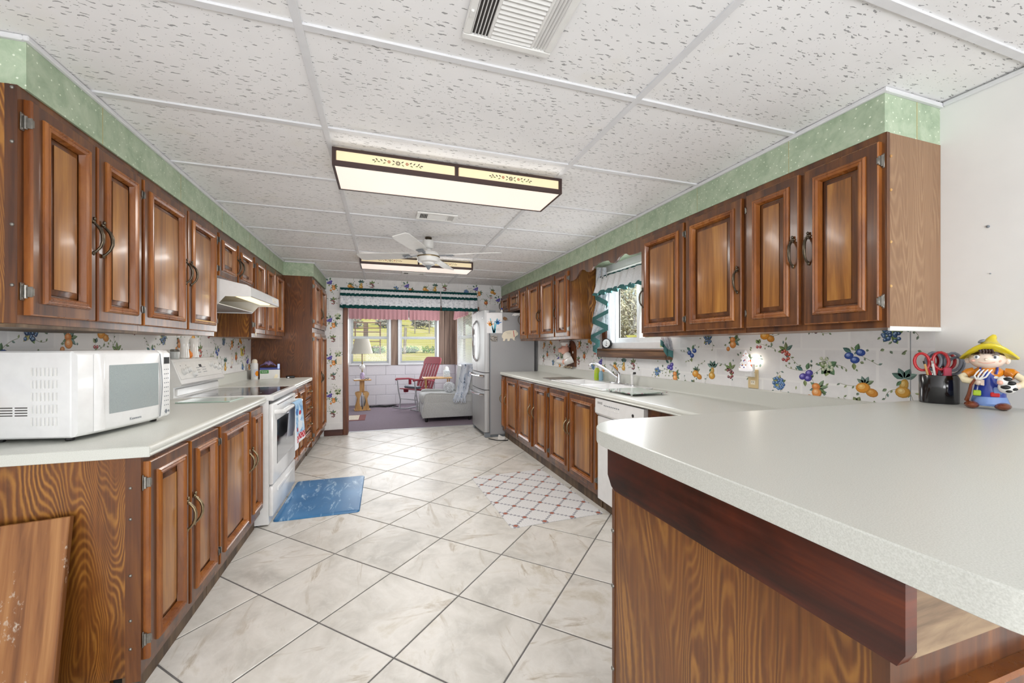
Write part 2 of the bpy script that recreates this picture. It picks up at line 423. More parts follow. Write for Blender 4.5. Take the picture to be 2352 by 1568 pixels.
for i in range(-16, 16):
    for j in range(-16, 16):
        cx = OX + TS * c45 * ((i + .5) + (j + .5)); cy = OY + TS * c45 * ((j + .5) - (i + .5))
        if cx < WL - .4 or cx > WR + .4 or cy < -.9 or cy > FAR2 + .4: continue
        poly = [(cx + x, cy + y) for x, y in sqw]; q = poly
        for a, b, c in ((1, 0, WR), (-1, 0, -WL), (0, 1, FAR2), (0, -1, 0.9)):
            q = clip(q, a, b, c)
            if not q: break
        if len(q) < 3: continue
        if q == poly: link('floor_tile', full, floor, (cx, cy, 0), random.choice((0, R(90), R(180), R(270))))
        else: 
            ql = [(x - cx, y - cy) for x, y in q]
            link('floor_tile', tile_mesh(ql), floor, (cx, cy, 0))

# ---- sunroom carpet
def carpet():
    t = NT('mauve_grey_carpet', 0.95, spec=0.1); v = t.coord((1, 1, 1), rnd=False)
    n = t.noise(v, 180, 3, 0.7); n2 = t.noise(v, 3, 3)
    t.color(t.mix(t.math('MULTIPLY', n2, 0.5), t.ramp(n, [(0.3, '#756a74'), (0.7, '#9c909a')]), '#857a85')); t.bump(n, 0.6, 0.004); return t.m
M['carpet'] = carpet()
m = MB(); m.box(-2.2, 1.62, FAR2, SUN + .05, -0.06, 0.002); struct(m.build('floor_sunroom', 'carpet', smooth=0))
m = MB(); m.box(-0.5, 1.5, FAR2 - .012, FAR2 + .012, 0, 0.006); struct(m.build('trim_threshold', 'steeltube', smooth=0))

# ---- ceiling: slab, lay-in tiles, grid bars
m = MB(); m.box(WL - .1, WR + .1, -3.0, FAR2, CEIL + .02, CEIL + .08)
ceiling = struct(m.build('ceiling', 'bar_white', smooth=0))
GX = [WL, -0.249, 0.971, WR]; GY0, GD = 1.376, 0.61
rows = [GY0 + GD * k for k in range(-7, 9)]
rows = [-2.98] + rows[1:] if rows[0] < -2.98 else rows
ys = rows + [FAR]
ys = [y for y in ys if y <= FAR + .001]
if FAR - ys[-2] < 0.05: ys.pop(-2)
def ceil_mesh(w, d):
    mm = MB(); mm.sheet(lambda u, v: (w * (u - .5), d * (v - .5), 0.005 - 0.005 * (1 - abs(2 * u - 1) ** 4) * (1 - abs(2 * v - 1) ** 4)), 8, 6)
    return mm.mesh('ceiling_tile', 'ceil', 180)
cache = {}
for a in range(3):
    for b in range(len(ys) - 1):
        w = round(GX[a + 1] - GX[a] - .004, 3); d = round(ys[b + 1] - ys[b] - .004, 3)
        if (w, d) not in cache: cache[(w, d)] = ceil_mesh(w, d)
        link('ceiling_tile', cache[(w, d)], ceiling, ((GX[a] + GX[a + 1]) / 2, (ys[b] + ys[b + 1]) / 2, CEIL + 0.002), 0 if random.random() < .6 else R(180))
bw = 0.0125
for x in GX[1:3]:
    mm = MB(); mm.bbox(x - bw, x + bw, -2.98, FAR, CEIL - 0.0012, CEIL + .02, .0004); mm.build('grid_main_bar', 'bar_white', ceiling)
for b in range(1, len(ys) - 1):
    for a in range(3):
        mm = MB(); mm.bbox(GX[a] + (bw if a else 0), GX[a + 1] - (bw if a < 2 else 0), ys[b] - bw, ys[b] + bw, CEIL - 0.001, CEIL + .02, .0004); mm.build('grid_cross_bar', 'bar_white', ceiling)

# ---- walls
m = MB(); m.box(WL - .12, WL, -3.0, FAR2, -0.06, CEIL + .02); wall_left = struct(m.build('wall_left', 'fruitpaper', smooth=0))
WY0, WY1, WZ0, WZ1 = 2.66, 3.57, 1.255, 1.95     # sink window hole
PAPER_Y = 1.035
m = MB(); m.box(WR, WR + .10, PAPER_Y, WY0, -0.06, CEIL + .02).box(WR, WR + .10, WY1, FAR2, -0.06, CEIL + .02).box(WR, WR + .10, WY0, WY1, -0.06, WZ0).box(WR, WR + .10, WY0, WY1, WZ1, CEIL + .02)
wall_right = struct(m.build('wall_right', 'fruitpaper', smooth=0))
m = MB(); m.box(WR, WR + .14, -3.0, PAPER_Y, -0.06, CEIL + .02); wall_near = struct(m.build('wall_right_painted', 'paint_white', smooth=0))
m = MB(); m.box(WL - .12, WR + .14, -3.12, -3.0, -0.06, CEIL + .08); struct(m.build('wall_back', 'paint_white', smooth=0))
OXL, OXR, OZ = -0.545, 1.46, 1.85
m = MB(); m.box(WL, OXL, FAR, FAR2, -0.06, CEIL + .02).box(OXR, WR, FAR, FAR2, -0.06, CEIL + .02).box(OXL, OXR, FAR, FAR2, OZ, CEIL + .02)
wall_far = struct(m.build('wall_far', 'fruitpaper', smooth=0))
m = MB(); m.bbox(OXL - .005, OXL + .06, FAR - .02, FAR2 + .01, 0.0, OZ + .0, .006); struct(m.build('trim_1', 'trimwood'))
m = MB(); m.bbox(OXL - .005, OXR, FAR - .018, FAR2 + .01, OZ, OZ + .06, .006); struct(m.build('trim_2', 'trimwood'))
m = MB(); m.bbox(-0.80, OXL - .005, FAR - .016, FAR, 0.0, 0.085, .004); struct(m.build('baseboard_far', 'basewood'))

# ---- soffits over the cabinets, with white edge moulding against the ceiling
SZ = 2.095
SL, SR, SP = -1.087, 1.83, -0.773
m = MB(); m.box(WL, SL, 1.695, 5.16, SZ, CEIL + .004); sof = struct(m.build('wall_soffit_left', 'greenpaper', smooth=0))
m = MB(); m.box(WL, SP, 5.16, FAR, SZ, CEIL + .004); sofp = struct(m.build('wall_soffit_pantry', 'greenpaper', smooth=0))
m = MB(); m.box(SR, WR, 1.02, FAR, SZ, CEIL + .004); sofr = struct(m.build('wall_soffit_right', 'greenpaper', smooth=0))
def mould(name, pts):
    k = MB()
    for (x0, x1, y0, y1) in pts: k.bbox(x0, x1, y0, y1, CEIL - .016, CEIL + .001, .003)
    return struct(k.build(name, 'bar_white'))
mould('trim_3', [(SL - .002, SL + .014, 1.681, 5.145), (WL, SL - .002, 1.681, 1.697)])
mould('trim_4', [(SL + .014, SP + .014, 5.145, 5.162), (SP - .002, SP + .014, 5.162, FAR)])
mould('trim_5', [(SR - .014, SR + .002, 1.006, FAR), (SR + .002, WR, 1.006, 1.022)])
mould('trim_6', [(WR - .014, WR, -2.98, 1.006)])
# thin tan lines for the paper seams on the soffits
for yy in (2.06, 2.72, 3.33, 3.95, 4.57):
    k = MB(); k.box(SL - .0005, SL + .0006, yy, yy + .003, SZ, CEIL - .016); k.build('paper_seam', plain('tan_seam_line', '#b9ae7c', .7) if yy == 2.06 else bpy.data.materials['tan_seam_line'], sof, smooth=0)
k = MB(); k.box(2.02, 2.024, 1.0192, 1.0215, SZ, CEIL - .016); k.build('paper_seam', bpy.data.materials['tan_seam_line'], sofr, smooth=0)
for yy in (1.40, 1.98, 2.59, 3.2, 3.8):
    k = MB(); k.box(SR - .0006, SR + .0005, yy, yy + .002, SZ, CEIL - .016); k.build('paper_seam', bpy.data.materials['tan_seam_line'], sofr, smooth=0)

# ---- printed fruit motifs on the wallpaper
class Decal:
    def __init__(s, to3): s.p = []; s.to3 = to3
    def poly(s, pts, col, lay): s.p.append((pts, col, lay))
    def ell(s, cx, cy, rx, ry, rot, col, hi=None, lay=2, n=12):
        ca, sa = math.cos(rot), math.sin(rot)
        def E(k, ox, oy): return [(cx + ox + rx * k * math.cos(2 * math.pi * i / n) * ca - ry * k * math.sin(2 * math.pi * i / n) * sa, cy + oy + rx * k * math.cos(2 * math.pi * i / n) * sa + ry * k * math.sin(2 * math.pi * i / n) * ca) for i in range(n)]
        c = lin(col); h = lin(hi) if hi else tuple(min(1, x * 1.5 + .05) for x in c)
        s.poly(E(1, 0, 0), tuple(x * .72 for x in c), lay); s.poly(E(.86, -.06 * rx, .06 * ry), c, lay + 1)
        s.poly(E(.5, -.18 * rx, .2 * ry), tuple((a + b) / 2 for a, b in zip(c, h)), lay + 2); s.poly(E(.22, -.25 * rx, .3 * ry), h, lay + 3)
    def leaf(s, x, y, a, L, w, col, lay=1):
        c = lin(col); ca, sa = math.cos(a), math.sin(a)
        out = [(0, 0), (.18, .5), (.42, .92), (.68, .7), (.88, .3), (1, 0), (.88, -.3), (.68, -.7), (.42, -.92), (.18, -.5)]
        def T(p, k=1): return (x + p[0] * L * ca - p[1] * w * k * sa, y + p[0] * L * sa + p[1] * w * k * ca)
        s.poly([T(p) for p in out[:6]], c, lay); s.poly([T(p) for p in [out[0]] + out[5:][::1]], tuple(k * .6 for k in c), lay)
        s.poly([T((0, .06)), T((1, 0)), T((0, -.06))], tuple(min(1, k * 1.8 + .1) for k in c), lay + 1)
    def vine(s, pts, w, col, lay=0):
        c = lin(col)
        for a, b in zip(pts[:-1], pts[1:]):
            dx, dy = b[0] - a[0], b[1] - a[1]; L = math.hypot(dx, dy) or 1; nx, ny = -dy / L * w, dx / L * w
            s.poly([(a[0] + nx, a[1] + ny), (b[0] + nx, b[1] + ny), (b[0] - nx, b[1] - ny), (a[0] - nx, a[1] - ny)], c, lay)
    def build(s, name, parent):
        vs, fs, fc = [], [], []
        for pts, c, lay in s.p:
            o = len(vs); vs += [s.to3(u, v, 0.0004 + lay * 0.00012) for u, v in pts]; fs.append(tuple(range(o, o + len(pts)))); fc.append(c)
        me = bpy.data.meshes.new(name); me.from_pydata(vs, [], fs); me.materials.append(M['print'])
        at = me.color_attributes.new('Col', 'FLOAT_COLOR', 'CORNER'); k = 0; buf = []
        for f, c in zip(me.polygons, fc): buf += [c[0], c[1], c[2], 1.0] * f.loop_total
        at.data.foreach_set('color', buf); me.update()
        return stuff(link(name, me, parent))
LEAFS = ['#7f9472', '#75928a', '#8c9c78', '#a2ae82', '#7a8e7c']
def sprig(d, r, x, y, n=4, spread=.06):
    for _ in range(n):
        a = r.uniform(0, 6.28); q = r.uniform(.25, 1) * spread; px, py = x + q * math.cos(a), y + q * math.sin(a)
        d.leaf(px, py, a + r.uniform(-.6, .6), r.uniform(.012, .024), r.uniform(.004, .008), r.choice(LEAFS), 0)
def tendril(d, r, x, y, L=.11):
    a = r.uniform(0, 6.28); pts = [(x, y)]; da = r.uniform(-.35, .35)
    for k in range(7):
        a += da; x += L / 7 * math.cos(a); y += L / 7 * math.sin(a); pts.append((x, y))
        if k in (2, 4, 6): d.leaf(x, y, a + r.choice((-1, 1)) * .9, r.uniform(.012, .02), .005, r.choice(LEAFS), 0)
    d.vine(pts, .0009, '#8a8a6c')
def motif(d, kind, x, y, r):
    tendril(d, r, x, y + .02); 
    if r.random() < .7: tendril(d, r, x, y - .01, .09)
    if kind in ('bplum', 'pplum'):
        c = '#2f4fa0' if kind == 'bplum' else '#4a3fa0'; h = '#9db4e6' if kind == 'bplum' else '#b0a8ea'
        for ox, oy, rt in (((-.026, .004, .2), (.0, -.016, .1), (.024, .02, -.2)) if kind == 'bplum' else ((-.016, -.012, .5), (.018, .008, .3), (.012, -.02, .2))):
            d.ell(x + ox, y + oy, .021, .017, rt, c, h, 3)
        d.leaf(x - .015, y + .02, 2.6, .045, .013, '#4d7a74'); d.leaf(x + .005, y + .025, 1.3, .04, .013, '#5f8660'); d.leaf(x - .005, y - .03, -1.5, .035, .011, '#8a9a62')
    elif kind == 'pear':
        for a in (2.7, 2.0, 1.1, .45): d.leaf(x + .005, y + .045, a, .05, .015, r.choice(['#6d8f8a', '#547a70', '#7fa096']))
        d.ell(x + .004, y + .016, .016, .028, -.2, '#c79a3e', '#e8cf8a', 3); d.ell(x, y - .015, .028, .025, 0, '#cf9a38', '#f0dd9e', 7)
        d.leaf(x - .005, y + .035, -2.2, .03, .008, '#5f8660', 11)
    elif kind == 'orange':
        for a in (2.5, 1.9, 1.2, .5): d.leaf(x, y + .02, a, .042, .011, r.choice(LEAFS))
        d.ell(x + .028, y - .016, .026, .020, -.3, '#c9862c', '#e2b060', 3); d.ell(x - .008, y + .004, .031, .025, .2, '#dd962f', '#f6d488', 7)
    elif kind == 'apric':
        for a in (1.0, .2, -.7, 2.6, 3.5): d.leaf(x + .012, y + .012, a, .05, .012, r.choice(['#6f8f88', '#5f7a4e', '#7f9a78']))
        d.ell(x, y + .017, .022, .019, 0, '#d9843c', '#f2b97e', 3); d.ell(x + .003, y - .014, .025, .024, 0, '#e2954a', '#f8d2a2', 7)
        d.ell(x - .035, y - .042, .014, .015, 0, '#d98a40', '#f2b97e', 3)
    elif kind == 'wgrape':
        for a in (.6, 2.7, -.9, -1.8, 4.0): d.leaf(x, y - .01, a, .05, .019, r.choice(['#7f9a5e', '#94a66e', '#5f8660']))
        for k in range(17): d.ell(x + r.uniform(-.035, .03) * (1 - .2 * k / 17), y + .035 - .004 * k + r.uniform(-.01, .01), .0085, .0085, 0, '#c3cdb0', '#eef2e2', 3, 8)
    elif kind in ('blueb', 'bgrape'):
        for a in (.4, 1.4, 2.6, 3.9, 5.2): d.leaf(x, y, a, .047, .013, r.choice(['#9aa35e', '#7f9a5e', '#b0ae74']))
        for k in range(26):
            a = r.uniform(0, 6.28); q = .034 * math.sqrt(r.random()); d.ell(x + q * math.cos(a), y + q * math.sin(a), .0088, .0088, 0, r.choice(['#3f73ae', '#355f9e', '#5a8ac0'] if kind == 'blueb' else ['#33527e', '#3f6290', '#2c4570']), '#b6d2ee', 3 + k % 3 * 4, 8)
    elif kind in ('rcherry', 'dcherry', 'redpair'):
        cs = {'rcherry': ['#b8423c', '#c4563a', '#a03a40'], 'dcherry': ['#5c2134', '#7a2a3a', '#4a1c30'], 'redpair': ['#a84450']}[kind]
        pos = [(-.008, .0)] + [(.012, .0)] if kind == 'redpair' else [(-.022, .012), (-.008, .018), (.006, .01), (.018, -.002), (.0, .0), (-.016, -.03), (.002, -.034), (.014, -.024)]
        for a in ((2.6, 1.6, .7, -1.3, 3.3) if kind != 'redpair' else (1.2, 2.2)): d.leaf(x, y + .02, a, .05 if kind != 'redpair' else .03, .012, r.choice(['#5f8078', '#7f9a5e', '#87946a']))
        for ox, oy in pos: d.ell(x + ox, y + oy, .0095, .0095, 0, r.choice(cs), '#f0b4a8', 3, 9)
    elif kind == 'apple':
        for a in (1.3, 2.4, .4): d.leaf(x, y + .025, a, .04, .012, r.choice(LEAFS))
        d.ell(x, y, .031, .030, 0, '#b85a34', '#f0c060', 3); d.leaf(x + .004, y - .02, -1.4, .03, .01, '#8a9a62', 9)
    sprig(d, r, x, y, 3, .085)
CELL = [('pear', 1.143, 1.087), ('orange', 1.288, 1.073), ('bplum', 1.33, 1.224), ('wgrape', 1.453, 1.178), ('apric', 1.512, 1.045), ('pplum', 1.566, 1.123),
        ('blueb', 1.721, 1.065), ('apple', 1.921, 1.166), ('dcherry', 2.057, 1.105), ('rcherry', 1.677, 1.23), ('apric', 2.04, 1.300), ('bgrape', 1.182, 1.325),
        ('redpair', 1.851, 1.271), ('orange', 1.80, 1.335), ('dcherry', 1.515, 1.384), ('redpair', 1.32, .985), ('apple', 1.40, 1.44), ('wgrape', 1.66, 1.46), ('pear', 1.93, 1.46), ('pplum', 1.20, 1.50)]
PU, PV = 1.07, 0.54
def paper(name, parent, to3, u_of, u0, u1, z0, z1, skip=None):
    d = Decal(to3); r = random.Random(hash(name) % 1000 if False else len(name) * 7)
    for a in range(-8, 9):
        for b in range(-3, 4):
            for kind, Y, z in CELL:
                u = u_of(Y + PU * a); v = z + PV * b
                if not (u0 < u < u1 and z0 < v < z1): continue
                if skip and skip(u, v): continue
                motif(d, kind, u, v, r)
    for _ in range(int((u1 - u0) * (z1 - z0) * 12)):
        u, v = r.uniform(u0, u1), r.uniform(z0, z1)
        if skip and skip(u, v): continue
        sprig(d, r, u, v, 3, .03)
    return d.build(name, parent)
paper('wallpaper_print', wall_right, lambda u, v, o: (WR - o, -u, v), lambda Y: -Y, -6.2, -PAPER_Y - .06, .98, 1.42,
      lambda u, v: (WY0 - .16 < -u < WY1 + .16 and v > WZ0 - .13) or (-u > 5.4))
paper('wallpaper_print', wall_far, lambda u, v, o: (u, FAR - o, v), lambda Y: .835 - Y, -.77, 1.79, .1, 2.24,
      lambda u, v: (OXL - .07 < u < OXR + .08 and v < OZ + .1) or (u > 1.2 and v < 1.6))
paper('wallpaper_print', wall_left, lambda u, v, o: (WL + o, u, v), lambda Y: 3.4 - Y, 1.3, 5.1, .98, 1.42)
# wallpaper seams by the painted wall
k = MB(); k.box(WR - .001, WR + .001, 1.115, 1.117, 1.014, 1.36); k.build('paper_seam', M['grey_plastic'], wall_right, smooth=0)
for (yy, zz, rr) in ((.883, 1.724, .005), (.877, 1.546, .002)):
    k = MB(); k.lathe([(rr, 0), (rr, .004), (rr * .4, .006)], 10, (0, 0, 0)); k.build('wall_nail', 'grey_plastic', wall_near, (WR, yy, zz), (0, R(-90), 0))

# ---- sunroom shell
def blockpaint():
    t = NT('white_painted_block', 0.6); v = t.coord(); n = t.noise(v, 70, 4, .7); t.color(t.ramp(n, [(0.3, '#e2e0e6'), (0.7, '#ece9ee')])); t.bump(n, .35, .003); return t.m
M['block'] = blockpaint(); M['mortar'] = plain('painted_mortar', '#d3d0d6', 0.8)
SX0, SX1, BZ = -2.2, 1.58, 0.875
S1 = (-0.70, 0.165); S2 = (0.313, 1.21)
m = MB(); m.box(SX0, SX1 + .15, SUN + .008, SUN + .2, -0.06, BZ); wall_sb = struct(m.build('wall_sunroom_back', 'mortar', smooth=0))
m = MB(); m.box(SX1 + .008, SX1 + .15, FAR2, SUN + .008, -0.06, BZ); wall_sr = struct(m.build('wall_sunroom_right', 'mortar', smooth=0))
bh, bl = 0.215, 0.41
full_b = MB().bbox(-bl / 2 + .004, bl / 2 - .004, 0, .03, .004, bh - .004, .004).mesh('block', 'block')
for r_ in range(4):
    x = SX0 + (bl / 2 if r_ % 2 else 0) + bl / 2
    while x - bl / 2 < SX1 - .02:
        if x + bl / 2 <= SX1 + .01: link('block', full_b, wall_sb, (x, SUN, r_ * bh + .012))
        else:
            w_ = SX1 - (x - bl / 2); MB().bbox(-.0 + .004, w_ - .004, 0, .03, .004, bh - .004, .004).build('block', 'block', wall_sb, (x - bl / 2, SUN, r_ * bh + .012))
        x += bl
    y = FAR2 + (bl / 2 if r_ % 2 else 0) + bl / 2
    while y + bl / 2 < SUN + .02:
        link('block', full_b, wall_sr, (SX1, y, r_ * bh + .012), R(-90)); y += bl
# upper frame walls around the windows
m = MB(); m.box(SX0, S1[0], SUN + .01, SUN + .15, BZ, CEIL + .02).box(S1[0], S2[1], SUN + .01, SUN + .15, 2.02, CEIL + .02)
struct(m.build('wall_sunroom_header', 'paint_white', smooth=0))
m = MB(); m.box(S1[1], S2[0], SUN + .01, SUN + .15, BZ, 2.02).box(S2[1], SX1 + .15, SUN + .01, SUN + .15, BZ, CEIL + .02)
wp = struct(m.build('wall_sunroom_panelling', 'basewood', smooth=0))
for (a, b) in ((S1[1] + .004, S2[0] - .004), (S2[1] + .004, 1.33), (1.338, 1.46), (1.468, SX1)):
    k = MB(); k.bbox(a, b, SUN - .008, SUN + .012, BZ, 2.02 if b < .4 else CEIL, .003); k.build('plank', 'panelling', wp)
SWY = (7.15, 8.72)
m = MB(); m.box(SX1, SX1 + .15, SWY[1], SUN, BZ, CEIL + .02).box(SX1, SX1 + .15, FAR2, SWY[0], BZ, CEIL + .02).box(SX1, SX1 + .15, SWY[0], SWY[1], 2.02, CEIL + .02)
wq = struct(m.build('wall_sunroom_side', 'basewood', smooth=0))
for (a, b) in ((SWY[1] + .003, 8.88), (8.888, 9.03), (9.038, SUN - .01)):
    k = MB(); k.bbox(SX1 - .012, SX1 + .01, a, b, BZ, CEIL, .003); k.build('plank', 'panelling', wq)
m = MB(); m.box(SX0 - .12, SX0, FAR2, SUN + .2, -0.06, CEIL + .08); struct(m.build('wall_sunroom_left', 'paint_white', smooth=0))
m = MB(); m.box(SX0 - .12, SX1 + .15, FAR2, SUN + .2, CEIL + .02, CEIL + .08); struct(m.build('ceiling_sunroom', 'bar_white', smooth=0))
m = MB(); m.box(SX0, WL, FAR, FAR2, -.06, CEIL + .02); struct(m.build('wall_sunroom_front', 'paint_white', smooth=0))

def double_hung(name, w, z0, z1, loc, rot, tilt=12, gap=.021):
    """local x along wall, -y into the room"""
    t = link(name, None, None, loc, rot); struct(t)
    fw = .05
    def ring(nm, x0, x1, a0, a1, fwid, y0, y1, mat='vinyl'):
        k = MB(); k.bbox(x0, x0 + fwid, y0, y1, a0, a1, .004).bbox(x1 - fwid, x1, y0, y1, a0, a1, .004).bbox(x0 + fwid, x1 - fwid, y0, y1, a0, a0 + fwid, .004).bbox(x0 + fwid, x1 - fwid, y0, y1, a1 - fwid, a1, .004)
        return k.build(nm, mat, t)
    ring('window_frame', 0, w, z0, z1, fw, -.03, .09)
    zm = z0 + (z1 - z0) * .525
    for nm, a0, a1, yy in (('upper_sash', zm - .03, z1 - fw, .045), ('lower_sash', z0 + fw, zm + .03, .012)):
        s_ = ring(nm, fw, w - fw, a0, a1, .038, yy, yy + .03)
        k = MB(); k.box(fw + .034, w - fw - .034, yy + .013, yy + .017, a0 + .034, a1 - .034); k.build('pane', 'pane', s_, smooth=0)
    b = link('blind', None, t); 
    k = MB(); k.bbox(.012, w - .012, -.035, -.005, z1 - .03, z1, .003); k.build('head_rail', 'vinyl', b)
    k = MB(); k.bbox(.012, w - .012, -.035, -.01, z0 + .004, z0 + .02, .003); k.build('bottom_rail', 'vinyl', b)
    k = MB(); z = z0 + .035; ca, sa = math.cos(R(tilt)) * .0125, math.sin(R(tilt)) * .0125
    while z < z1 - .035:
        k.add([(.014, -.022 - ca, z - sa), (w - .014, -.022 - ca, z - sa), (w - .014, -.022, z + .0015), (.014, -.022, z + .0015), (w - .014, -.022 + ca, z + sa), (.014, -.022 + ca, z + sa)], [(0, 1, 2, 3), (3, 2, 4, 5)]); z += gap
    stuff(k.build('slats', 'vinyl', b))
    k = MB()
    for xx in (w * .18, w * .82): k.tube([(xx, -.022, z0 + .02), (xx, -.022, z1 - .02)], .0012, 5)
    k.build('ladder_cord', 'vinyl', b)
    return t
double_hung('window_1', S1[1] - S1[0], BZ, 2.02, (S1[0], SUN, 0), 0, 11)
double_hung('window_2', S2[1] - S2[0], BZ, 2.02, (S2[0], SUN, 0), 0, 11)
double_hung('window_3', SWY[1] - SWY[0], BZ, 2.02, (SX1, SWY[1], 0), R(-90), 40)

# ---- sink window: sliding vinyl unit, wooden sill and casing
t = struct(link('window_4', None, None, (WR, 0, 0)))
def ringx(nm, y0, y1, z0, z1, fw, x0, x1, mat, par):
    k = MB(); k.bbox(x0, x1, y0, y0 + fw, z0, z1, .004).bbox(x0, x1, y1 - fw, y1, z0, z1, .004).bbox(x0, x1, y0 + fw, y1 - fw, z0, z0 + fw, .004).bbox(x0, x1, y0 + fw, y1 - fw, z1 - fw, z1, .004)
    return k.build(nm, mat, par)
ringx('window_frame', WY0, WY1, WZ0, WZ1, .06, -.006, .098, 'vinyl', t)
ym = 3.09
s1 = ringx('sash', ym - .02, WY1 - .06, WZ0 + .055, WZ1 - .055, .05, .055, .085, 'vinyl', t)
k = MB(); k.box(.068, .072, ym + .025, WY1 - .105, WZ0 + .1, WZ1 - .1); k.build('pane', 'pane', s1, smooth=0)
ringx('pane_gasket', ym + .026, WY1 - .106, WZ0 + .101, WZ1 - .101, .007, .063, .077, 'black', s1)
s2 = ringx('sash', WY0 + .055, ym + .02, WZ0 + .055, WZ1 - .055, .045, .02, .05, 'vinyl', t)
k = MB(); k.box(.033, .037, WY0 + .095, ym - .02, WZ0 + .095, WZ1 - .095); k.build('pane', 'pane', s2, smooth=0)
k = MB(); k.box(-.0075, -.006, 2.72, 2.748, WZ0 + .016, WZ0 + .042); k.build('energy_sticker', plain('green_sticker', '#c3d07a', .6), t, smooth=0)
k = MB(); k.bbox(WR - .085, WR + .02, 2.60, 3.66, WZ0 - .018, WZ0 + .0, .004); k.bbox(WR - .075, WR - .05, 2.605, 3.655, WZ0 - .085, WZ0 - .019, .003)
k.bbox(WR - .05, WR, 2.605, 3.655, WZ0 - .085, WZ0 - .019, .003)
struct(k.build('trim_7', 'sillwood'))
k = MB(); k.bbox(WR - .02, WR, WY1 + .0, WY1 + .075, WZ0, SZ - .05, .004); struct(k.build('trim_8', 'trimwood'))
# ================================================================== CABINETS
CT = 0.92            # worktop height
UZ0, UZ1 = 1.345, SZ # wall cabinets
def handle_mesh(mat):
    k = MB()
    pts = [(0, -.004, -.054), (0, -.012, -.048), (.001, -.022, -.034), (.002, -.027, -.016), (.002, -.027, .004), (0, -.022, .022), (-.001, -.013, .034), (0, -.006, .042)]
    k.tube(pts, [.0042, .0036, .0042, .0052, .0058, .0052, .0042, .0034], 8)
    k.ell((0, -.004, -.056), (.0055, .0035, .008), 8, 5); k.ell((0, -.004, .046), (.009, .004, .006), 8, 5); k.ell((0, -.006, .056), (.0045, .0045, .006), 8, 5)
    k.tube([(-.009, -.008, .040), (.009, -.010, .036)], [.003, .003], 6)
    k.xf(Matrix.Diagonal((1.25, 1.2, 1.2, 1)))
    return k.mesh('handle', mat, 60)
H_UP = handle_mesh('bronze'); H_LO = handle_mesh('brass')
def hinge_mesh(pw=.016):
    k = MB(); k.bbox(-pw, -.001, -.003, 0, -.028, .028, .0012); k.tube([(-.003, -.006, -.021), (-.003, -.006, .021)], .005, 8); k.bbox(-.0035, .0006, -.0225, -.004, -.017, .017, .001); k.bbox(-.0005, .006, -.0232, -.0208, -.012, .012, .001)
    k.ell((-pw * .62, -.003, -.021), (.003, .002, .003), 6, 4); k.ell((-pw * .62, -.003, .021), (.003, .002, .003), 6, 4); return k.mesh('hinge', 'hinge', 40)
HINGE = hinge_mesh(); HINGE_N = hinge_mesh(.0092)
def door(par, x0, x1, z0, z1, yf, handle=None, hz=None, hinge=None, hmesh=None, name='door', small=False, hm2=None):
    hg_ = hm2 or HINGE
    w, h = x1 - x0, z1 - z0; mo = .040 if w > .24 else .030
    if small: mo = .026
    k_ = MB(); k_.cur = 1; k_.loopstack(w, h, [(0, 0), (0, .017), (.004, .021)], cap1=False); k_.cur = 0; k_.loopstack(w, h, [(.004, .021), (mo + .012, .021), (mo + .012, .003)], cap1=True)
    d = k_.build(name, ['cab', 'cab_mold'], par, (x0, yf, z0))
    mw = .032 if not small else .018
    MB().loopstack(w, h, [(mo, .018), (mo + .001, .027), (mo + mw * .2, .033), (mo + mw * .38, .0285), (mo + mw * .55, .0325), (mo + mw * .8, .028), (mo + mw, .008)], cap1=False).build('door_molding', 'cab_mold', d)
    a = mo + mw
    if min(w, h) > 2 * a + .07:
        k_ = MB(); k_.cur = 1; k_.loopstack(w, h, [(a - .004, .004), (a + .004, .004), (a + .005, .007), (a + .024, .0135), (a + .0245, .0165)], cap1=False); k_.cur = 0; k_.loopstack(w, h, [(a + .0245, .0165), (a + .025, .0166)], cap1=True)
        k_.build('raised_panel', ['cab_panel', 'cab'], d)
    else:
        MB().loopstack(w, h, [(a - .004, .0075), (a + .006, .0125)], cap1=True).build('raised_panel', 'cab_panel', d)
    hm = hmesh or H_UP
    if handle == 'l': link('handle', hm, d, (.022, -.021, (hz if hz is not None else h / 2)))
    if handle == 'r': link('handle', hm, d, (w - .022, -.021, (hz if hz is not None else h / 2)))
    if handle == 'c': link('handle', hm, d, (w / 2, -.030, h / 2), (0, R(90), 0))
    if hinge:
        for zz in (.075, h - .075) if h > .45 else (.05, h - .05):
            if hinge == 'l': link('hinge', hg_, d, (-.001, -.001, zz))
            else: link('hinge', hg_, d, (w + .001, -.001, zz), R(0)).scale = (-1, 1, 1)
    return d
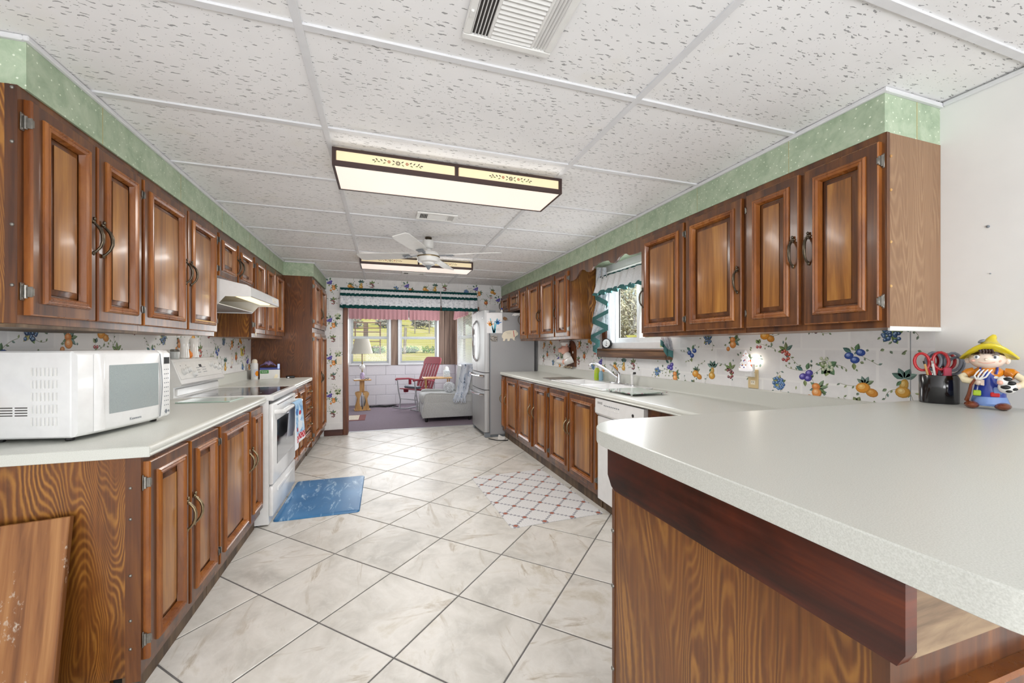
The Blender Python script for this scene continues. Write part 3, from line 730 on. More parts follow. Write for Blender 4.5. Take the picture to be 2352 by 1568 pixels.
def cabinet(name, label, cat, xf, ya, yb, z0, z1, depth, side, doors, body='veneer', hmesh=None, group=None, btop=None):
    """side 'L' faces +X, 'R' faces -X. doors: (ya, yb, z0, z1, handle, hz, hinge) in world Y/z; xf = face frame plane"""
    rot = R(90) if side == 'L' else R(-90); yc = (ya + yb) / 2; w = yb - ya
    xb = xf - depth if side == 'L' else xf + depth
    t = thing(name, label, cat, (xb, yc, z0), rot, group)
    MB().box(-w / 2 + .001, w / 2 - .001, -depth + .018, -.001, 0.001, btop or z1 - z0).build('body', body, t, smooth=0)
    # face frame: stiles and rails
    k = MB(); H = z1 - z0; fw = .032
    k.box(-w / 2, -w / 2 + fw, -depth, -depth + .019, 0, H).box(w / 2 - fw, w / 2, -depth, -depth + .019, 0, H).box(-w / 2 + fw, w / 2 - fw, -depth, -depth + .019, 0, .05).box(-w / 2 + fw, w / 2 - fw, -depth, -depth + .019, H - .05, H)
    loc = []
    for dd in doors:
        a, b = dd[0], dd[1]
        x0, x1 = ((a - yc, b - yc) if side == 'L' else (yc - b, yc - a)); loc.append((x0, x1) + tuple(dd[2:]))
    xs = sorted((l[0], l[1]) for l in loc)
    for (p, q) in zip(xs[:-1], xs[1:]):
        if q[0] > p[1] - .01: k.box(p[1] - .02, q[0] + .02, -depth - .0005, -depth + .019, .045, H - .045)
    k.build('face_frame', 'cab', t, smooth=0)
    for x0, x1, dz0, dz1, hd, hz, hg in loc: door(t, x0, x1, dz0 - z0, dz1 - z0, -depth, hd, hz, hg, hmesh, hm2=HINGE_N if (hg == 'l' and x0 + w / 2 < .0165) or (hg == 'r' and w / 2 - x1 < .0165) else None)
    return t
def caps(par, mat, pts):
    me = MB().ell((0, 0, 0), (.005, .006, .006), 8, 5).mesh('plug_cap', mat, 60)
    for p in pts: link('plug_cap', me, par, p)
LXF, RXF = -1.095, 1.835
dz0, dz1 = 1.372, 2.062
LD = LXF - WL; RDp = WR - RXF
# --- left wall cabinets (local x = +Y)
c = cabinet('wall_cabinet', 'stained wood wall cabinet above the microwave, showing its grained end panel', 'cabinet', LXF, 1.675, 2.322, UZ0, UZ1, LD, 'L',
        [(1.698, 1.998, dz0, dz1, 'r', .33, 'l'), (2.012, 2.312, dz0, dz1, 'l', .33, 'r')])
caps(c, 'hinge', [(-.324, -LD + .012, .02 + zz) for zz in (.10, .29, .55, .72)])
k = MB(); k.box(-.3245, -.3235, -LD - .0, -LD + .03, 0, UZ1 - UZ0); k.build('corner_strip', 'cab', c, smooth=0)
k = MB(); k.box(-.3255, .3235, -LD + .002, -.002, -.012, -.0005); k.build('bottom_edge', 'toe', c, smooth=0)
c = cabinet('wall_cabinet', 'stained wood wall cabinet with wide doors beside the white range hood', 'cabinet', LXF, 2.324, 3.213, UZ0, UZ1, LD, 'L',
        [(2.334, 2.768, dz0, dz1, 'r', .33, 'l'), (2.788, 3.205, dz0, dz1, 'l', .33, 'r')])
HZ0 = 1.745
cabinet('wall_cabinet', 'short stained wood cabinet directly above the white range hood', 'cabinet', LXF, 3.215, 4.022, HZ0, UZ1, LD, 'L',
        [(3.25, 3.598, HZ0 + .02, dz1, 'r', .13, 'l'), (3.632, 3.995, HZ0 + .02, dz1, 'l', .13, 'r')])
cabinet('wall_cabinet', 'three door wall cabinet between the range hood and the tall pantry', 'cabinet', LXF, 4.024, 5.155, UZ0 + .012, UZ1, LD, 'L',
        [(4.052, 4.375, dz0 + .02, dz1, 'r', .33, 'l'), (4.395, 4.735, dz0 + .02, dz1, 'l', .33, None), (4.765, 5.13, dz0 + .02, dz1, None, None, None)])
# --- right wall cabinets (local x = -Y)
c = cabinet('wall_cabinet', 'wall cabinet with faded wood end panel next to the bare white wall', 'cabinet', RXF, 1.017, 1.634, UZ0, UZ1, RDp, 'R',
        [(1.032, 1.318, dz0, dz1, 'l', .34, 'r'), (1.345, 1.622, dz0, dz1, 'r', .34, 'l')], body='veneer_faded')
caps(c, 'oak', [(.3085, -RDp + .025, zz) for zz in (.16, .33, .53, .66)])
k = MB(); k.box(.3075, .3095, -RDp, -RDp + .018, 0, UZ1 - UZ0); k.build('corner_strip', 'cab', c, smooth=0)
k = MB(); k.bbox(.3, .3105, -RDp + .02, -.001, -.012, .006, .002); k.build('bottom_edge', 'white_plastic', c, smooth=0)
cabinet('wall_cabinet', 'wide two door wall cabinet beside the sink window, right of the curtains', 'cabinet', RXF, 1.637, 2.527, UZ0, UZ1, RDp, 'R',
        [(1.652, 2.062, dz0, dz1, 'r', .26, 'l'), (2.084, 2.517, dz0, dz1, 'l', .26, 'r')])
c = cabinet('wall_cabinet', 'four door wall cabinet between the sink window and the refrigerator', 'cabinet', RXF, 3.735, 5.292, UZ0 + .01, UZ1, RDp, 'R',
        [(3.76, 4.07, dz0 + .012, dz1, 'l', .27, 'r'), (4.10, 4.515, dz0 + .012, dz1, 'l', .27, 'r'), (4.545, 4.945, dz0 + .012, dz1, 'r', .27, None), (4.985, 5.265, dz0 + .012, dz1, 'l', .27, None)])
cabinet('wall_cabinet', 'short two door cabinet over the stainless refrigerator', 'cabinet', RXF, 5.296, 6.235, 1.80, UZ1, RDp, 'R',
        [(5.325, 5.745, 1.815, dz1, 'r', .12, None), (5.785, 6.215, 1.815, dz1, 'l', .12, None)])
# --- scalloped wooden valance over the sink window
pts = [(2.529, SZ), (2.529, 1.985)]
for yy, zz in ((2.62, 1.985), (2.70, 1.99), (2.74, 2.012), (2.79, 2.02), (2.84, 2.005), (2.87, 1.985), (2.92, 1.972), (2.97, 1.985), (3.0, 2.01), (3.06, 2.022), (3.13, 2.027), (3.20, 2.022), (3.26, 2.01), (3.29, 1.985), (3.34, 1.972), (3.39, 1.985), (3.42, 2.005), (3.47, 2.02), (3.52, 2.012), (3.56, 1.985), (3.60, 1.955), (3.65, 1.945), (3.733, 1.945)): pts.append((yy, zz))
pts.append((3.733, SZ))
k = MB(); k.prism(pts, RXF, RXF + .02, 'x'); v = k.build('window_valance_board', 'cab', None, smooth=0)
tag(v, 'scalloped wooden board bridging the cabinets above the sink window', 'valance')
# --- tall pantry
PX = -0.79
t = cabinet('pantry_cabinet', 'tall floor to soffit pantry cabinet beside the doorway', 'cabinet', PX, 5.162, 6.235, 0.10, UZ1, PX - WL, 'L',
        [(5.20, 5.68, 1.50, dz1, 'r', .2, 'l'), (5.71, 6.20, 1.50, dz1, 'l', .2, None), (5.20, 5.68, .16, 1.44, 'r', .72, 'l'), (5.71, 6.20, .16, 1.44, 'l', .72, None)], body='veneer_dark')
k = MB(); k.box(-.536, .536, -(PX - WL) - .0008, -(PX - WL) + .019, 1.345, 1.395); k.build('mid_rail', 'cab', t, smooth=0)
k = MB(); k.box(-.53, .53, -.56, -.01, -.1, .0); k.build('toe_kick', 'toe', t, smooth=0)
# --- left base cabinets
LBF = -0.822; LBD = LBF - WL; BZ1 = CT - .038; BK = .10
bz0, bz1 = .145, .858
def base(name, label, ya, yb, side, doors, body='veneer', btop=None, xf=None):
    xf = xf if xf is not None else (LBF if side == 'L' else RBF)
    dep = xf - WL if side == 'L' else WR - xf
    t = cabinet(name, label, 'cabinet', xf, ya, yb, BK, BZ1, dep, side, doors, body=body, hmesh=H_LO, btop=btop)
    w = yb - ya; k = MB(); k.box(-w / 2 + .0015, w / 2 - .0015, -dep + .035, -dep + .055, -BK, 0.0); k.build('toe_kick', 'toe', t, smooth=0)
    return t
t = base('base_cabinet', 'base cabinet with scratched grained end panel under the microwave', 1.765, 2.418, 'L', [(1.778, 2.078, bz0, bz1, 'r', .41, 'l'), (2.104, 2.408, bz0, bz1, 'l', .41, 'r')])
caps(t, 'hinge', [(-.3275, -LBD + .03, zz) for zz in (.10, .20, .36, .56, .67)])
k = MB(); k.box(-.3285, -.326, -LBD - .0, -LBD + .045, -.02, BZ1 - BK); k.build('corner_strip', 'cab', t, smooth=0)
k = MB(); k.box(-.325, -.305, -LBD + .09, -.005, -BK, .002); k.build('plinth', 'veneer', t, smooth=0)
base('base_cabinet', 'base cabinet with two doors touching the white stove, nearer the microwave', 2.420, 3.212, 'L', [(2.438, 2.905, bz0, bz1, 'r', .41, 'l'), (2.935, 3.20, bz0, bz1, 'l', .41, None)])
base('base_cabinet', 'base cabinet with doors between the stove and the drawer stack', 4.0, 4.80, 'L', [(4.02, 4.40, bz0, bz1, 'r', .41, None), (4.42, 4.79, bz0, bz1, 'l', .41, None)])
# drawer stack
t = base('drawer_cabinet', 'stack of four wooden drawers beside the tall pantry', 4.802, 5.160, 'L', [])
for i in range(4):
    z = .045 + i * .182; door(t, -.165, .165, z, z + .168, -LBD, 'c', None, None, H_LO, 'drawer', True)
# --- right base cabinets
RBF = 1.612
base('base_cabinet', 'sink base cabinet with two tall doors next to the dishwasher', 2.79, 3.745, 'R', [(2.80, 3.262, bz0, bz1, 'l', .41, 'r'), (3.288, 3.712, bz0, bz1, 'r', .41, 'l')], btop=.62)
base('base_cabinet', 'narrow single door base cabinet left of the sink base', 3.747, 4.20, 'R', [(3.765, 4.145, bz0, bz1, 'l', .41, 'r')])
base('base_cabinet', 'two door base cabinet with paired brass pulls near the refrigerator', 4.202, 5.235, 'R', [(4.235, 4.70, bz0, bz1, 'r', .41, 'l'), (4.725, 5.21, bz0, bz1, 'l', .41, None)])
base('base_cabinet', 'narrow end base cabinet touching the refrigerator side', 5.237, 5.43, 'R', [(5.255, 5.415, bz0, bz1, 'l', .41, None)])
t = base('base_cabinet', 'blind corner base cabinet between the dishwasher and the raised bar', 1.10, 2.165, 'R', [], body='apron')
k = MB(); k.box(-.49, .49, -(WR - RBF) - .0005, -(WR - RBF) + .019, .04, BZ1 - BK - .04); k.build('filler_panel', 'apron', t, smooth=0)

# ================================================================== WORKTOPS
def counter(name, label, side, xfront, xwall, ya, yb, splash=.1):
    sgn = 1 if side == 'L' else -1       # outward direction
    xf, xw = xfront, xwall; T = .038; r = .016
    P = [(xw, CT - T), (xf - sgn * .004, CT - T)]
    nose = [(xf - sgn * (r - r * math.cos(R(a))), CT - r + r * math.sin(R(a))) for a in (-40, -15, 10, 35, 60, 90)]
    P += [(xf, CT - T + .006)] + nose + [(xw, CT)]
    t = thing(name, label, 'countertop', (0, ya, 0))
    MB().prism(P, 0, yb - ya, 'y').build('worktop', 'lam', t)
    if splash:
        b = .02; x1 = xw + sgn * b
        Q = [(xw, CT - .001), (x1 + sgn * .012, CT - .0005), (x1 + sgn * .004, CT + .004), (x1, CT + .012), (x1, CT + splash - .006), (x1 - sgn * .006, CT + splash), (xw, CT + splash)]
        MB().prism(Q, 0, yb - ya, 'y').build('backsplash', 'lam', t)
    return t
c = counter('countertop', 'grey green laminate worktop carrying the microwave, with rolled front edge', 'L', -.785, WL, 1.745, 3.222)
k = MB(); k.bbox(WL + .01, -.787, -.004, .0, CT - .039, CT - .001, .0015); k.build('end_strip', 'lam', c)
counter('countertop', 'short laminate worktop between the stove and the pantry', 'L', -.785, WL, 3.994, 5.161)
RCF = 1.573
# right worktop is cut out for the sink
SK = (2.79, 3.80, 1.648, 2.125)  # sink y0,y1,x0,x1 (rim)
t = thing('countertop', 'long grey green laminate worktop around the white double sink', 'countertop', (0, 0, 0))
def prof(xw, xf):
    r = .016; nose = [(xf + (r - r * math.cos(R(a))), CT - r + r * math.sin(R(a))) for a in (-40, -15, 10, 35, 60, 90)]
    return [(xw, CT - .038), (xf + .004, CT - .038), (xf, CT - .032)] + nose + [(xw, CT)]
k = MB(); k.prism(prof(WR, RCF), 1.06, SK[0] + .03, 'y'); k.prism(prof(WR, RCF), SK[1] - .03, 5.435, 'y'); k.prism(prof(SK[2] + .03, RCF), SK[0] + .03, SK[1] - .03, 'y'); k.box(SK[3] - .03, WR, SK[0] + .03, SK[1] - .03, CT - .038, CT)
k.build('worktop', 'lam', t)
b = .02; sp = .095
Q = [(WR, CT - .001), (WR - b - .012, CT - .0005), (WR - b - .004, CT + .004), (WR - b, CT + .012), (WR - b, CT + sp - .006), (WR - b + .006, CT + sp), (WR, CT + sp)]
MB().prism(Q, 1.06, 5.435, 'y').build('backsplash', 'lam', t)

# ================================================================== RAISED BAR
BT = 1.05
t = thing('bar_cabinet', 'raised breakfast bar cabinet with grained end panel and dark red apron boards', 'cabinet', (0.575, .32, 0))
MB().box(.004, 1.59, .012, .60, .0, BT - .14).build('body', 'veneer_dark', t, smooth=0)
k = MB(); k.bbox(0, .004, .012, .588, .06, .90, .001); k.build('end_panel', 'veneer', t, smooth=0)
k = MB(); k.bbox(-.003, .02, .588, .6, .0, .90, .002); k.build('corner_strip', 'cab', t)
caps(t, 'hinge', [(-.003, .594, zz) for zz in (.25, .431, .647, .791)])
# camera-side face: stile, rails and a framed door
k = MB(); k.box(-.002, .05, -.006, .012, .0, .905).box(.05, 1.59, -.006, .012, .83, .905).box(.05, 1.59, -.006, .012, 0, .11).box(.52, .57, -.006, .012, .1, .84).box(1.04, 1.09, -.006, .012, .1, .84)
k.build('face_frame', 'cab', t, smooth=0)
for x0 in (.045, .565, 1.085): door(t, x0, x0 + .48, .10, .845, -.006, 'r', .5, None, H_LO)
# apron boards
pa = [(.594 + .0, .925)] 
k = MB(); k.prism([(-.03, .925), (-.03, BT - .04), (.575, BT - .04), (.592, BT - .04), (.592, .94), (.575, .915), (.56, .908), (-.022, .908)], -.02, .0, 'x'); k.build('apron_end', 'apron', t)
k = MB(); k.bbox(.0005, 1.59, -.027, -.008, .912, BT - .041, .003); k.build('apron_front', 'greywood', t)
k = MB(); k.box(0.0, 1.59, .0, .596, BT - .141, BT - .04); k.build('riser', 'veneer_dark', t, smooth=0)
# bar top, rounded outer corners
x0, x1, y0, y1 = .545, WR - .001, .10, 1.062
out = [(x1, y0)] + [(x0 + .13 + .13 * math.cos(R(a)), y0 + .13 + .13 * math.sin(R(a))) for a in range(270, 179, -10)] + [(x0 + .15 + .15 * math.cos(R(a)), y1 - .15 + .15 * math.sin(R(a))) for a in range(180, 89, -10)] + [(x1, y1)]
cx, cy = sum(p[0] for p in out) / len(out), sum(p[1] for p in out) / len(out)
def ins(d): return [(p[0] + d * (1 if p[0] < cx else 0), p[1] + d * (1 if p[1] < cy else -1)) for p in out]
k = MB(); k.rings([[(p[0], p[1], BT - .04) for p in ins(.001)], [(p[0], p[1], BT - .039) for p in out], [(p[0], p[1], BT - .002) for p in out], [(p[0], p[1], BT) for p in ins(.002)]])
o = tag(k.build('breakfast_bar_counter', 'lam', None), 'raised speckled grey laminate bar top with rounded corner', 'countertop')
# ================================================================== CEILING FIXTURES
def emitter(name, c, st, rough=.4):
    t = NT(name, rough); v = t.coord((60, 60, 60)); n = t.noise(v, 1, 2)
    t.color(t.ramp(n, [(.3, c), (.7, c)])); t.emit(c, st); return t.m
M['diffuser'] = emitter('lit_prismatic_diffuser', '#f6e8dc', .52); M['lightside'] = emitter('lit_cream_side_panel', '#eddbb4', .26)
M['lightframe'] = plain('dark_brown_fixture_frame', '#3c2a27', .4)
M['orn'] = plain('dark_olive_stencil', '#4c4a38', .6); M['orn_red'] = plain('rust_red_stencil', '#a8552f', .6); M['orn_grn'] = plain('green_stencil', '#7d8a58', .6)
def ceiling_light(x, y, label, power):
    t = thing('ceiling_light', label, 'light', (x, y, CEIL - .09), None, None)
    W2, D2, H = .62, .165, .088
    k = MB(); k.box(-W2 + .012, W2 - .012, -D2 + .012, D2 - .012, .006, H); k.build('housing', 'lightside', t, smooth=0)
    k = MB(); k.bbox(-W2 + .01, W2 - .01, -D2 + .01, D2 - .01, .001, .008, .002); k.build('diffuser', 'diffuser', t)
    for sy in (-1, 1):
        k = MB(); yy = sy * D2
        a, b = (yy, yy + .012) if sy < 0 else (yy - .012, yy)
        k.box(-W2, W2, a, b, -.001, .024).box(-W2, W2, a, b, H - .014, H)
        for xx in (-W2 + .009, -.001, W2 - .009): k.box(xx - .009, xx + .009, a, b, .024, H - .014)
        k.build('side_frame', 'lightframe', t, smooth=0)
        for (x0, x1) in ((-W2 + .02, -.012), (.012, W2 - .02)):
            k = MB(); k.bbox(x0, x1, a + .004, b - .004, .022, H - .013, .003); p = k.build('side_panel', 'lightside', t)
            if sy < 0:
                cx = (x0 + x1) / 2; rr = random.Random(3)
                k = MB(); k2 = MB(); k3 = MB(); yo = a + .0025
                def disc(kk, u, z, r0, r1, rot=0, n=8):
                    kk.prism([(cx + u + r0 * math.cos(i * 2 * math.pi / n) * math.cos(rot) - r1 * math.sin(i * 2 * math.pi / n) * math.sin(rot), .049 + z + r0 * math.cos(i * 2 * math.pi / n) * math.sin(rot) + r1 * math.sin(i * 2 * math.pi / n) * math.cos(rot)) for i in range(n)], yo, yo + .002)
                for i in range(8): disc(k, .0085 * math.cos(i * .785), .0085 * math.sin(i * .785), .005, .0022, i * .785)
                for q in (-1, 1):
                    for i in range(6): disc(k2, q * .045 + .0055 * math.cos(i * 1.047), .002 + .0055 * math.sin(i * 1.047), .0035, .002, i * 1.047)
                    for i, (u, z, rt) in enumerate(((.022, .008, .6), (.024, -.008, -.6), (.064, .008, .5), (.068, -.007, -.4), (.082, .006, .8), (.095, -.003, .2), (.105, .007, .9), (.112, -.006, -.7), (.12, .001, 0))):
                        disc(k3 if i % 2 else k, q * u, z, .007, .0026, rt * q)
                stuff(k.build('stencil', 'orn', p)); stuff(k2.build('stencil', 'orn_red', p)); stuff(k3.build('stencil', 'orn_grn', p))
    for sx in (-1, 1):
        k = MB(); a, b = (-W2, -W2 + .012) if sx < 0 else (W2 - .012, W2)
        k.box(a, b, -D2 + .012, D2 - .012, -.001, .02).box(a, b, -D2 + .012, D2 - .012, H - .014, H); k.build('end_frame', 'lightframe', t, smooth=0)
    d = bpy.data.lights.new('fixture_lamp', 'AREA'); d.shape = 'RECTANGLE'; d.size = 1.2; d.size_y = .3; d.energy = power; d.color = (1, .97, .93)
    o = link('fixture_lamp', d, t, (0, 0, -.006))
    for sy in (-1, 1):
        d = bpy.data.lights.new('fixture_side_lamp', 'AREA'); d.shape = 'RECTANGLE'; d.size = 1.2; d.size_y = .05; d.energy = power * .05; d.color = (1, .97, .93)
        link('fixture_side_lamp', d, t, (0, sy * .178, .05), (R(58) * sy, 0, 0))
    return t
ceiling_light(.38, 2.31, 'long fluorescent box light with floral stencils, above the sink and stove', 15)
ceiling_light(.38, 4.745, 'long fluorescent box light with floral stencils, behind the ceiling fan', 18)

def vent(y, d, label, fine=True):
    t = thing('ceiling_vent', label, 'vent', (.385, y, CEIL - .012))
    w2, d2 = .148, d / 2
    M.setdefault('vent_dark', plain('dark_vent_cavity', '#3c3836', .8))
    k = MB(); k.box(-w2 + .02, w2 - .02, -d2 + .02, d2 - .02, .008, .0115); k.build('cavity', 'vent_dark', t, smooth=0)
    k = MB(); b = .024
    k.bbox(-w2, w2, -d2, -d2 + b, 0, .011, .003).bbox(-w2, w2, d2 - b, d2, 0, .011, .003).bbox(-w2, -w2 + b, -d2 + b, d2 - b, 0, .011, .003).bbox(w2 - b, w2, -d2 + b, d2 - b, 0, .011, .003)
    k.bbox(-w2 + .078, -w2 + .088, -d2 + b, d2 - b, .002, .011, .002).bbox(w2 - .075, w2 - .065, -d2 + b, d2 - b, .002, .011, .002)
    k.build('frame', 'white_plastic', t)
    def slat(x0, x1, y0, y1, along):
        k = MB()
        if along == 'x': k.add([(x0, y0, .009), (x1, y0, .009), (x1, y1, .002), (x0, y1, .002), (x0, y0, .01), (x1, y0, .01), (x1, y1, .003), (x0, y1, .003)], [(0, 1, 2, 3), (7, 6, 5, 4), (0, 4, 5, 1), (2, 6, 7, 3)])
        else: k.add([(x0, y0, .009), (x0, y1, .009), (x1, y1, .002), (x1, y0, .002), (x0, y0, .01), (x0, y1, .01), (x1, y1, .003), (x1, y0, .003)], [(0, 1, 2, 3), (7, 6, 5, 4), (0, 4, 5, 1), (2, 6, 7, 3)])
        k.build('louver', 'white_plastic', t, smooth=0)
    n = max(4, int((d - 2 * b) / .0155)); st = (d - 2 * b) / n
    for i in range(n): slat(-w2 + .088, w2 - .075, -d2 + b + i * st, -d2 + b + i * st + st * .82, 'x')
    for i in range(5): 
        xx = -w2 + b + i * .0108; k = MB(); k.box(xx + .001, xx + .0032, -d2 + b, d2 - b, .002, .01); k.build('louver', 'white_plastic', t, smooth=0)
    for i in range(4): slat(w2 - .065 + i * .0105, w2 - .065 + i * .0105 + .0085, -d2 + b, d2 - b, 'y')
    k = MB(); k.bbox(-w2 + .006, -w2 + .016, .02, .045, -.006, .001, .002); k.build('damper_lever', 'white_plastic', t)
vent(1.115, .28, 'large white ceiling register with worn louvers, next to the bare wall end')
vent(3.055, .165, 'slim white ceiling register between the box light and the fan')
vent(5.50, .17, 'slim white ceiling register close to the fruit wallpaper wall')

# ---- ceiling fan
t = thing('ceiling_fan', 'white four blade ceiling fan hanging between the two box lights', 'fan', (.39, 3.67, CEIL))
k = MB(); k.lathe([(.03, 0), (.032, -.012), (.02, -.02)], 20); k.build('canopy', 'bronze', t)
k = MB(); k.lathe([(.02, -.018), (.046, -.03), (.05, -.05), (.05, -.085), (.04, -.1), (.022, -.105)], 20); k.build('hanger_sleeve', 'white_plastic', t)
k = MB(); k.lathe([(.02, -.1), (.024, -.125), (.085, -.135), (.098, -.15), (.1, -.165), (.1, -.205), (.092, -.222), (.06, -.23), (.055, -.245), (.03, -.255)], 28); k.build('motor_housing', 'white_plastic', t)
k = MB(); k.lathe([(.1005, -.171), (.102, -.174), (.102, -.181), (.1005, -.184)], 28); k.build('trim_band', 'brass', t)
k = MB(); k.lathe([(.028, -.253), (.03, -.262), (.018, -.272), (.008, -.29), (.003, -.292)], 16); k.build('finial', 'grey_plastic', t)
bl = MB(); bl.rings([[(.17, -.045, -.003), (.17, .045, .010), (.17, .045, .015), (.17, -.045, .002)], [(.3, -.062, -.007), (.3, .062, .012), (.3, .062, .017), (.3, -.062, -.002)], [(.62, -.066, -.008), (.62, .066, .012), (.62, .066, .017), (.62, -.066, -.003)], [(.66, -.052, -.007), (.66, .052, .010), (.66, .052, .015), (.66, -.052, -.002)]])
blm = bl.mesh('blade', 'white_plastic'); br = MB(); br.bbox(.07, .20, -.012, .012, -.002, .004, .002).bbox(.16, .235, -.032, .032, -.004, .0, .002)
for yy in (-.02, .02): br.ell((.205, yy, -.006), (.004, .004, .003), 6, 4)
br.ell((.225, 0, -.006), (.004, .004, .003), 6, 4)
brm = br.mesh('blade_bracket', 'grey_plastic')
for a in (-115, -25, 65, 155):
    b = link('blade', blm, t, (0, 0, -.162), (R(3), 0, R(a))); link('blade_bracket', brm, b, (0, 0, -.004))

# ================================================================== APPLIANCES
# ---- stove
SY0, SY1 = 3.227, 3.987; SW = SY1 - SY0; SD = -.772 - (WL + .005)
t = thing('stove', 'white freestanding electric range with black glass cooktop', 'stove', (WL + .005, (SY0 + SY1) / 2, 0), R(90))
h = SW / 2
k = MB(); k.box(-h, h, -SD, -.01, .012, .888); k.build('body', 'white', t, smooth=0)
k = MB(); k.box(-h + .02, h - .02, -SD + .05, -.06, 0, .06); k.build('plinth', 'black', t, smooth=0)
k = MB(); k.loopstack(2 * h, .0, [(0, 0)], cap1=False) if False else None
k = MB(); prof = [[(-h - .002, -SD - .03), (h + .002, -SD - .03), (h + .002, -.06), (-h - .002, -.06)]]
def rect(i, z): return [(-h - .002 + i, -SD - .032 + i, z), (h + .002 - i, -SD - .032 + i, z), (h + .002 - i, -.06 - i, z), (-h - .002 + i, -.06 - i, z)]
k.rings([rect(.004, .889), rect(0, .896), rect(0, .922), rect(.008, .93), rect(.03, .93), rect(.036, .926)], True, True); k.build('cooktop_frame', 'white', t)
k = MB(); k.box(-h + .037, h - .037, -SD + .008, -.1, .9255, .9275); g_ = k.build('cooktop_glass', 'blackgloss', t, smooth=0)
for (bx, by, br_) in ((-.19, -.18, .08), (.19, -.18, .1), (-.19, -.44, .1), (.19, -.44, .08)):
    k = MB(); k.rings([[(bx + br_ * math.cos(i * .3927), by + br_ * math.sin(i * .3927), .9276) for i in range(16)], [(bx + (br_ - .004) * math.cos(i * .3927), by + (br_ - .004) * math.sin(i * .3927), .9277) for i in range(16)]], False, False); k.build('burner_ring', 'grey_plastic', g_, smooth=0)
# backguard
k = MB(); k.prism([(-.005, .905), (-.005, 1.165), (-.02, 1.185), (-.045, 1.19), (-.062, 1.185), (-.115, 1.035), (-.122, 1.02), (-.115, 1.005), (-.075, .998), (-.075, .93), (-.06, .905)], -h, h, 'x'); k.build('backguard', 'white', t)
k = MB(); k.bbox(-h + .03, h - .012, -.084, -.07, .935, .99, .006); k.build('lower_backguard', 'white', t)
bgm = Matrix.Translation((0, -.090, 1.108)) @ Matrix.Rotation(math.atan2(.053, .15), 4, 'X').inverted()
bp = link('control_panel', MB().bbox(-h + .02, h - .02, -.003, .003, -.062, .062, .002).mesh('control_panel', 'white_plastic'), t); bp.matrix_local = bgm
for xx, zz in ((-.29, -.01), (-.22, .0), (-.15, -.035), (.19, .028), (.25, .01), (.31, -.005)):
    k = MB(); k.lathe([(.024, 0), (.024, .004), (.020, .006), (.018, .018), (.016, .021)], 18); kn = k.build('knob', 'white', bp, (xx, -.003, zz), (R(90), 0, 0))
    k = MB(); k.bbox(-.004, .004, -.017, .017, .018, .027, .002); k.build('grip', 'white', kn)
k = MB(); k.box(-.018, .022, -.0042, -.002, .012, .034); k.build('clock_display', 'black', bp, smooth=0)
k = MB()
for i in range(9):
    for j in range(3): k.box(-.075 + (i if i < 4 else i + 3) * .0135, -.068 + (i if i < 4 else i + 3) * .0135, -.0036, -.002, -.03 + j * .018, -.024 + j * .018)
stuff(k.build('touch_buttons', 'grey_plastic', bp, smooth=0))
for xx in (-.3, -.22, .2): k = MB(); k.ell((xx, -.0035, .035), (.003, .002, .003), 8, 4); k.build('indicator', 'black', bp)
# door
yf = -SD - .028
d = MB().bbox(-h + .004, h - .004, yf, -SD, .29, .865, .008, 2).build('oven_door', 'white', t)
k = MB(); k.bbox(-h + .11, h - .10, yf - .002, yf + .004, .41, .735, .003); k.build('oven_window', 'blackgloss', d)
k = MB(); z_ = .80; k.tube([(-h + .05, yf, z_), (-h + .05, yf - .045, z_ + .004), (-h + .065, yf - .055, z_ + .004), (h - .065, yf - .055, z_ + .004), (h - .05, yf - .045, z_ + .004), (h - .05, yf, z_)], .017, 10); k.build('handle', 'white', d)
for i in range(12):
    k = MB(); k.box(-.26 + i * .045, -.225 + i * .045, yf - .001, yf + .004, .842, .847); k.build('vent_slot', 'vent_dark', d, smooth=0)
dr = MB().bbox(-h + .004, h - .004, yf + .002, -SD, .065, .278, .008, 2).build('storage_drawer', 'white', t)
k = MB(); k.bbox(-.25, .25, yf - .006, yf + .004, .205, .235, .008, 2); k.build('drawer_pull', 'white', dr)
k = MB(); k.box(-h + .002, h - .002, -SD - .006, -SD + .002, .866, .889); k.build('door_gap_trim', 'black', t, smooth=0)

# ---- range hood
t = thing('range_hood', 'white sloped range hood mounted over the stove', 'range hood', (WL + .003, 3.62, 0), R(90))
HB = 1.56
pf = [(-.003, HZ0 - .001), (-.325, HZ0 - .001), (-.50, 1.705), (-.525, 1.690), (-.528, 1.628), (-.52, 1.622), (-.37, 1.622), (-.32, HB), (-.003, HB)]
for sx in (-1, 1):
    k = MB(); a = .385 if sx > 0 else -.39; k.prism(pf, a, a + .005, 'x'); k.build('side_panel', 'white', t)
k = MB(); 
for (p, q) in zip(pf[:5], pf[1:6]): 
    k.add([(-.388, p[0], p[1]), (.388, p[0], p[1]), (.388, q[0], q[1]), (-.388, q[0], q[1])], [(0, 1, 2, 3)])
k.add([(-.388, -.516, 1.624), (.388, -.516, 1.624), (.388, -.50, 1.65), (-.388, -.50, 1.65)], [(0, 1, 2, 3)])
k.build('top_shell', 'white', t)
k = MB(); k.box(-.384, .384, -.5, -.01, 1.66, 1.668); k.build('inner_pan', 'cream', t, smooth=0)
k = MB(); k.box(-.384, .384, -.33, -.012, HB + .008, HB + .014); k.build('grease_filter', 'steeltube', t, smooth=0)
k = MB(); k.bbox(-.30, .30, -.48, -.40, 1.63, 1.659, .006); k.build('light_lens', emitter('hood_lamp_lens', '#ffe6a8', 1.6), t)
k = MB(); k.bbox(.19, .31, -.5305, -.52, 1.645, 1.678, .003); cp = k.build('control_plate', 'cream', t)
for xx in (.215, .25, .285): k = MB(); k.bbox(xx - .01, xx + .01, -.534, -.529, 1.653, 1.67, .002); k.build('switch', 'white_plastic', cp)

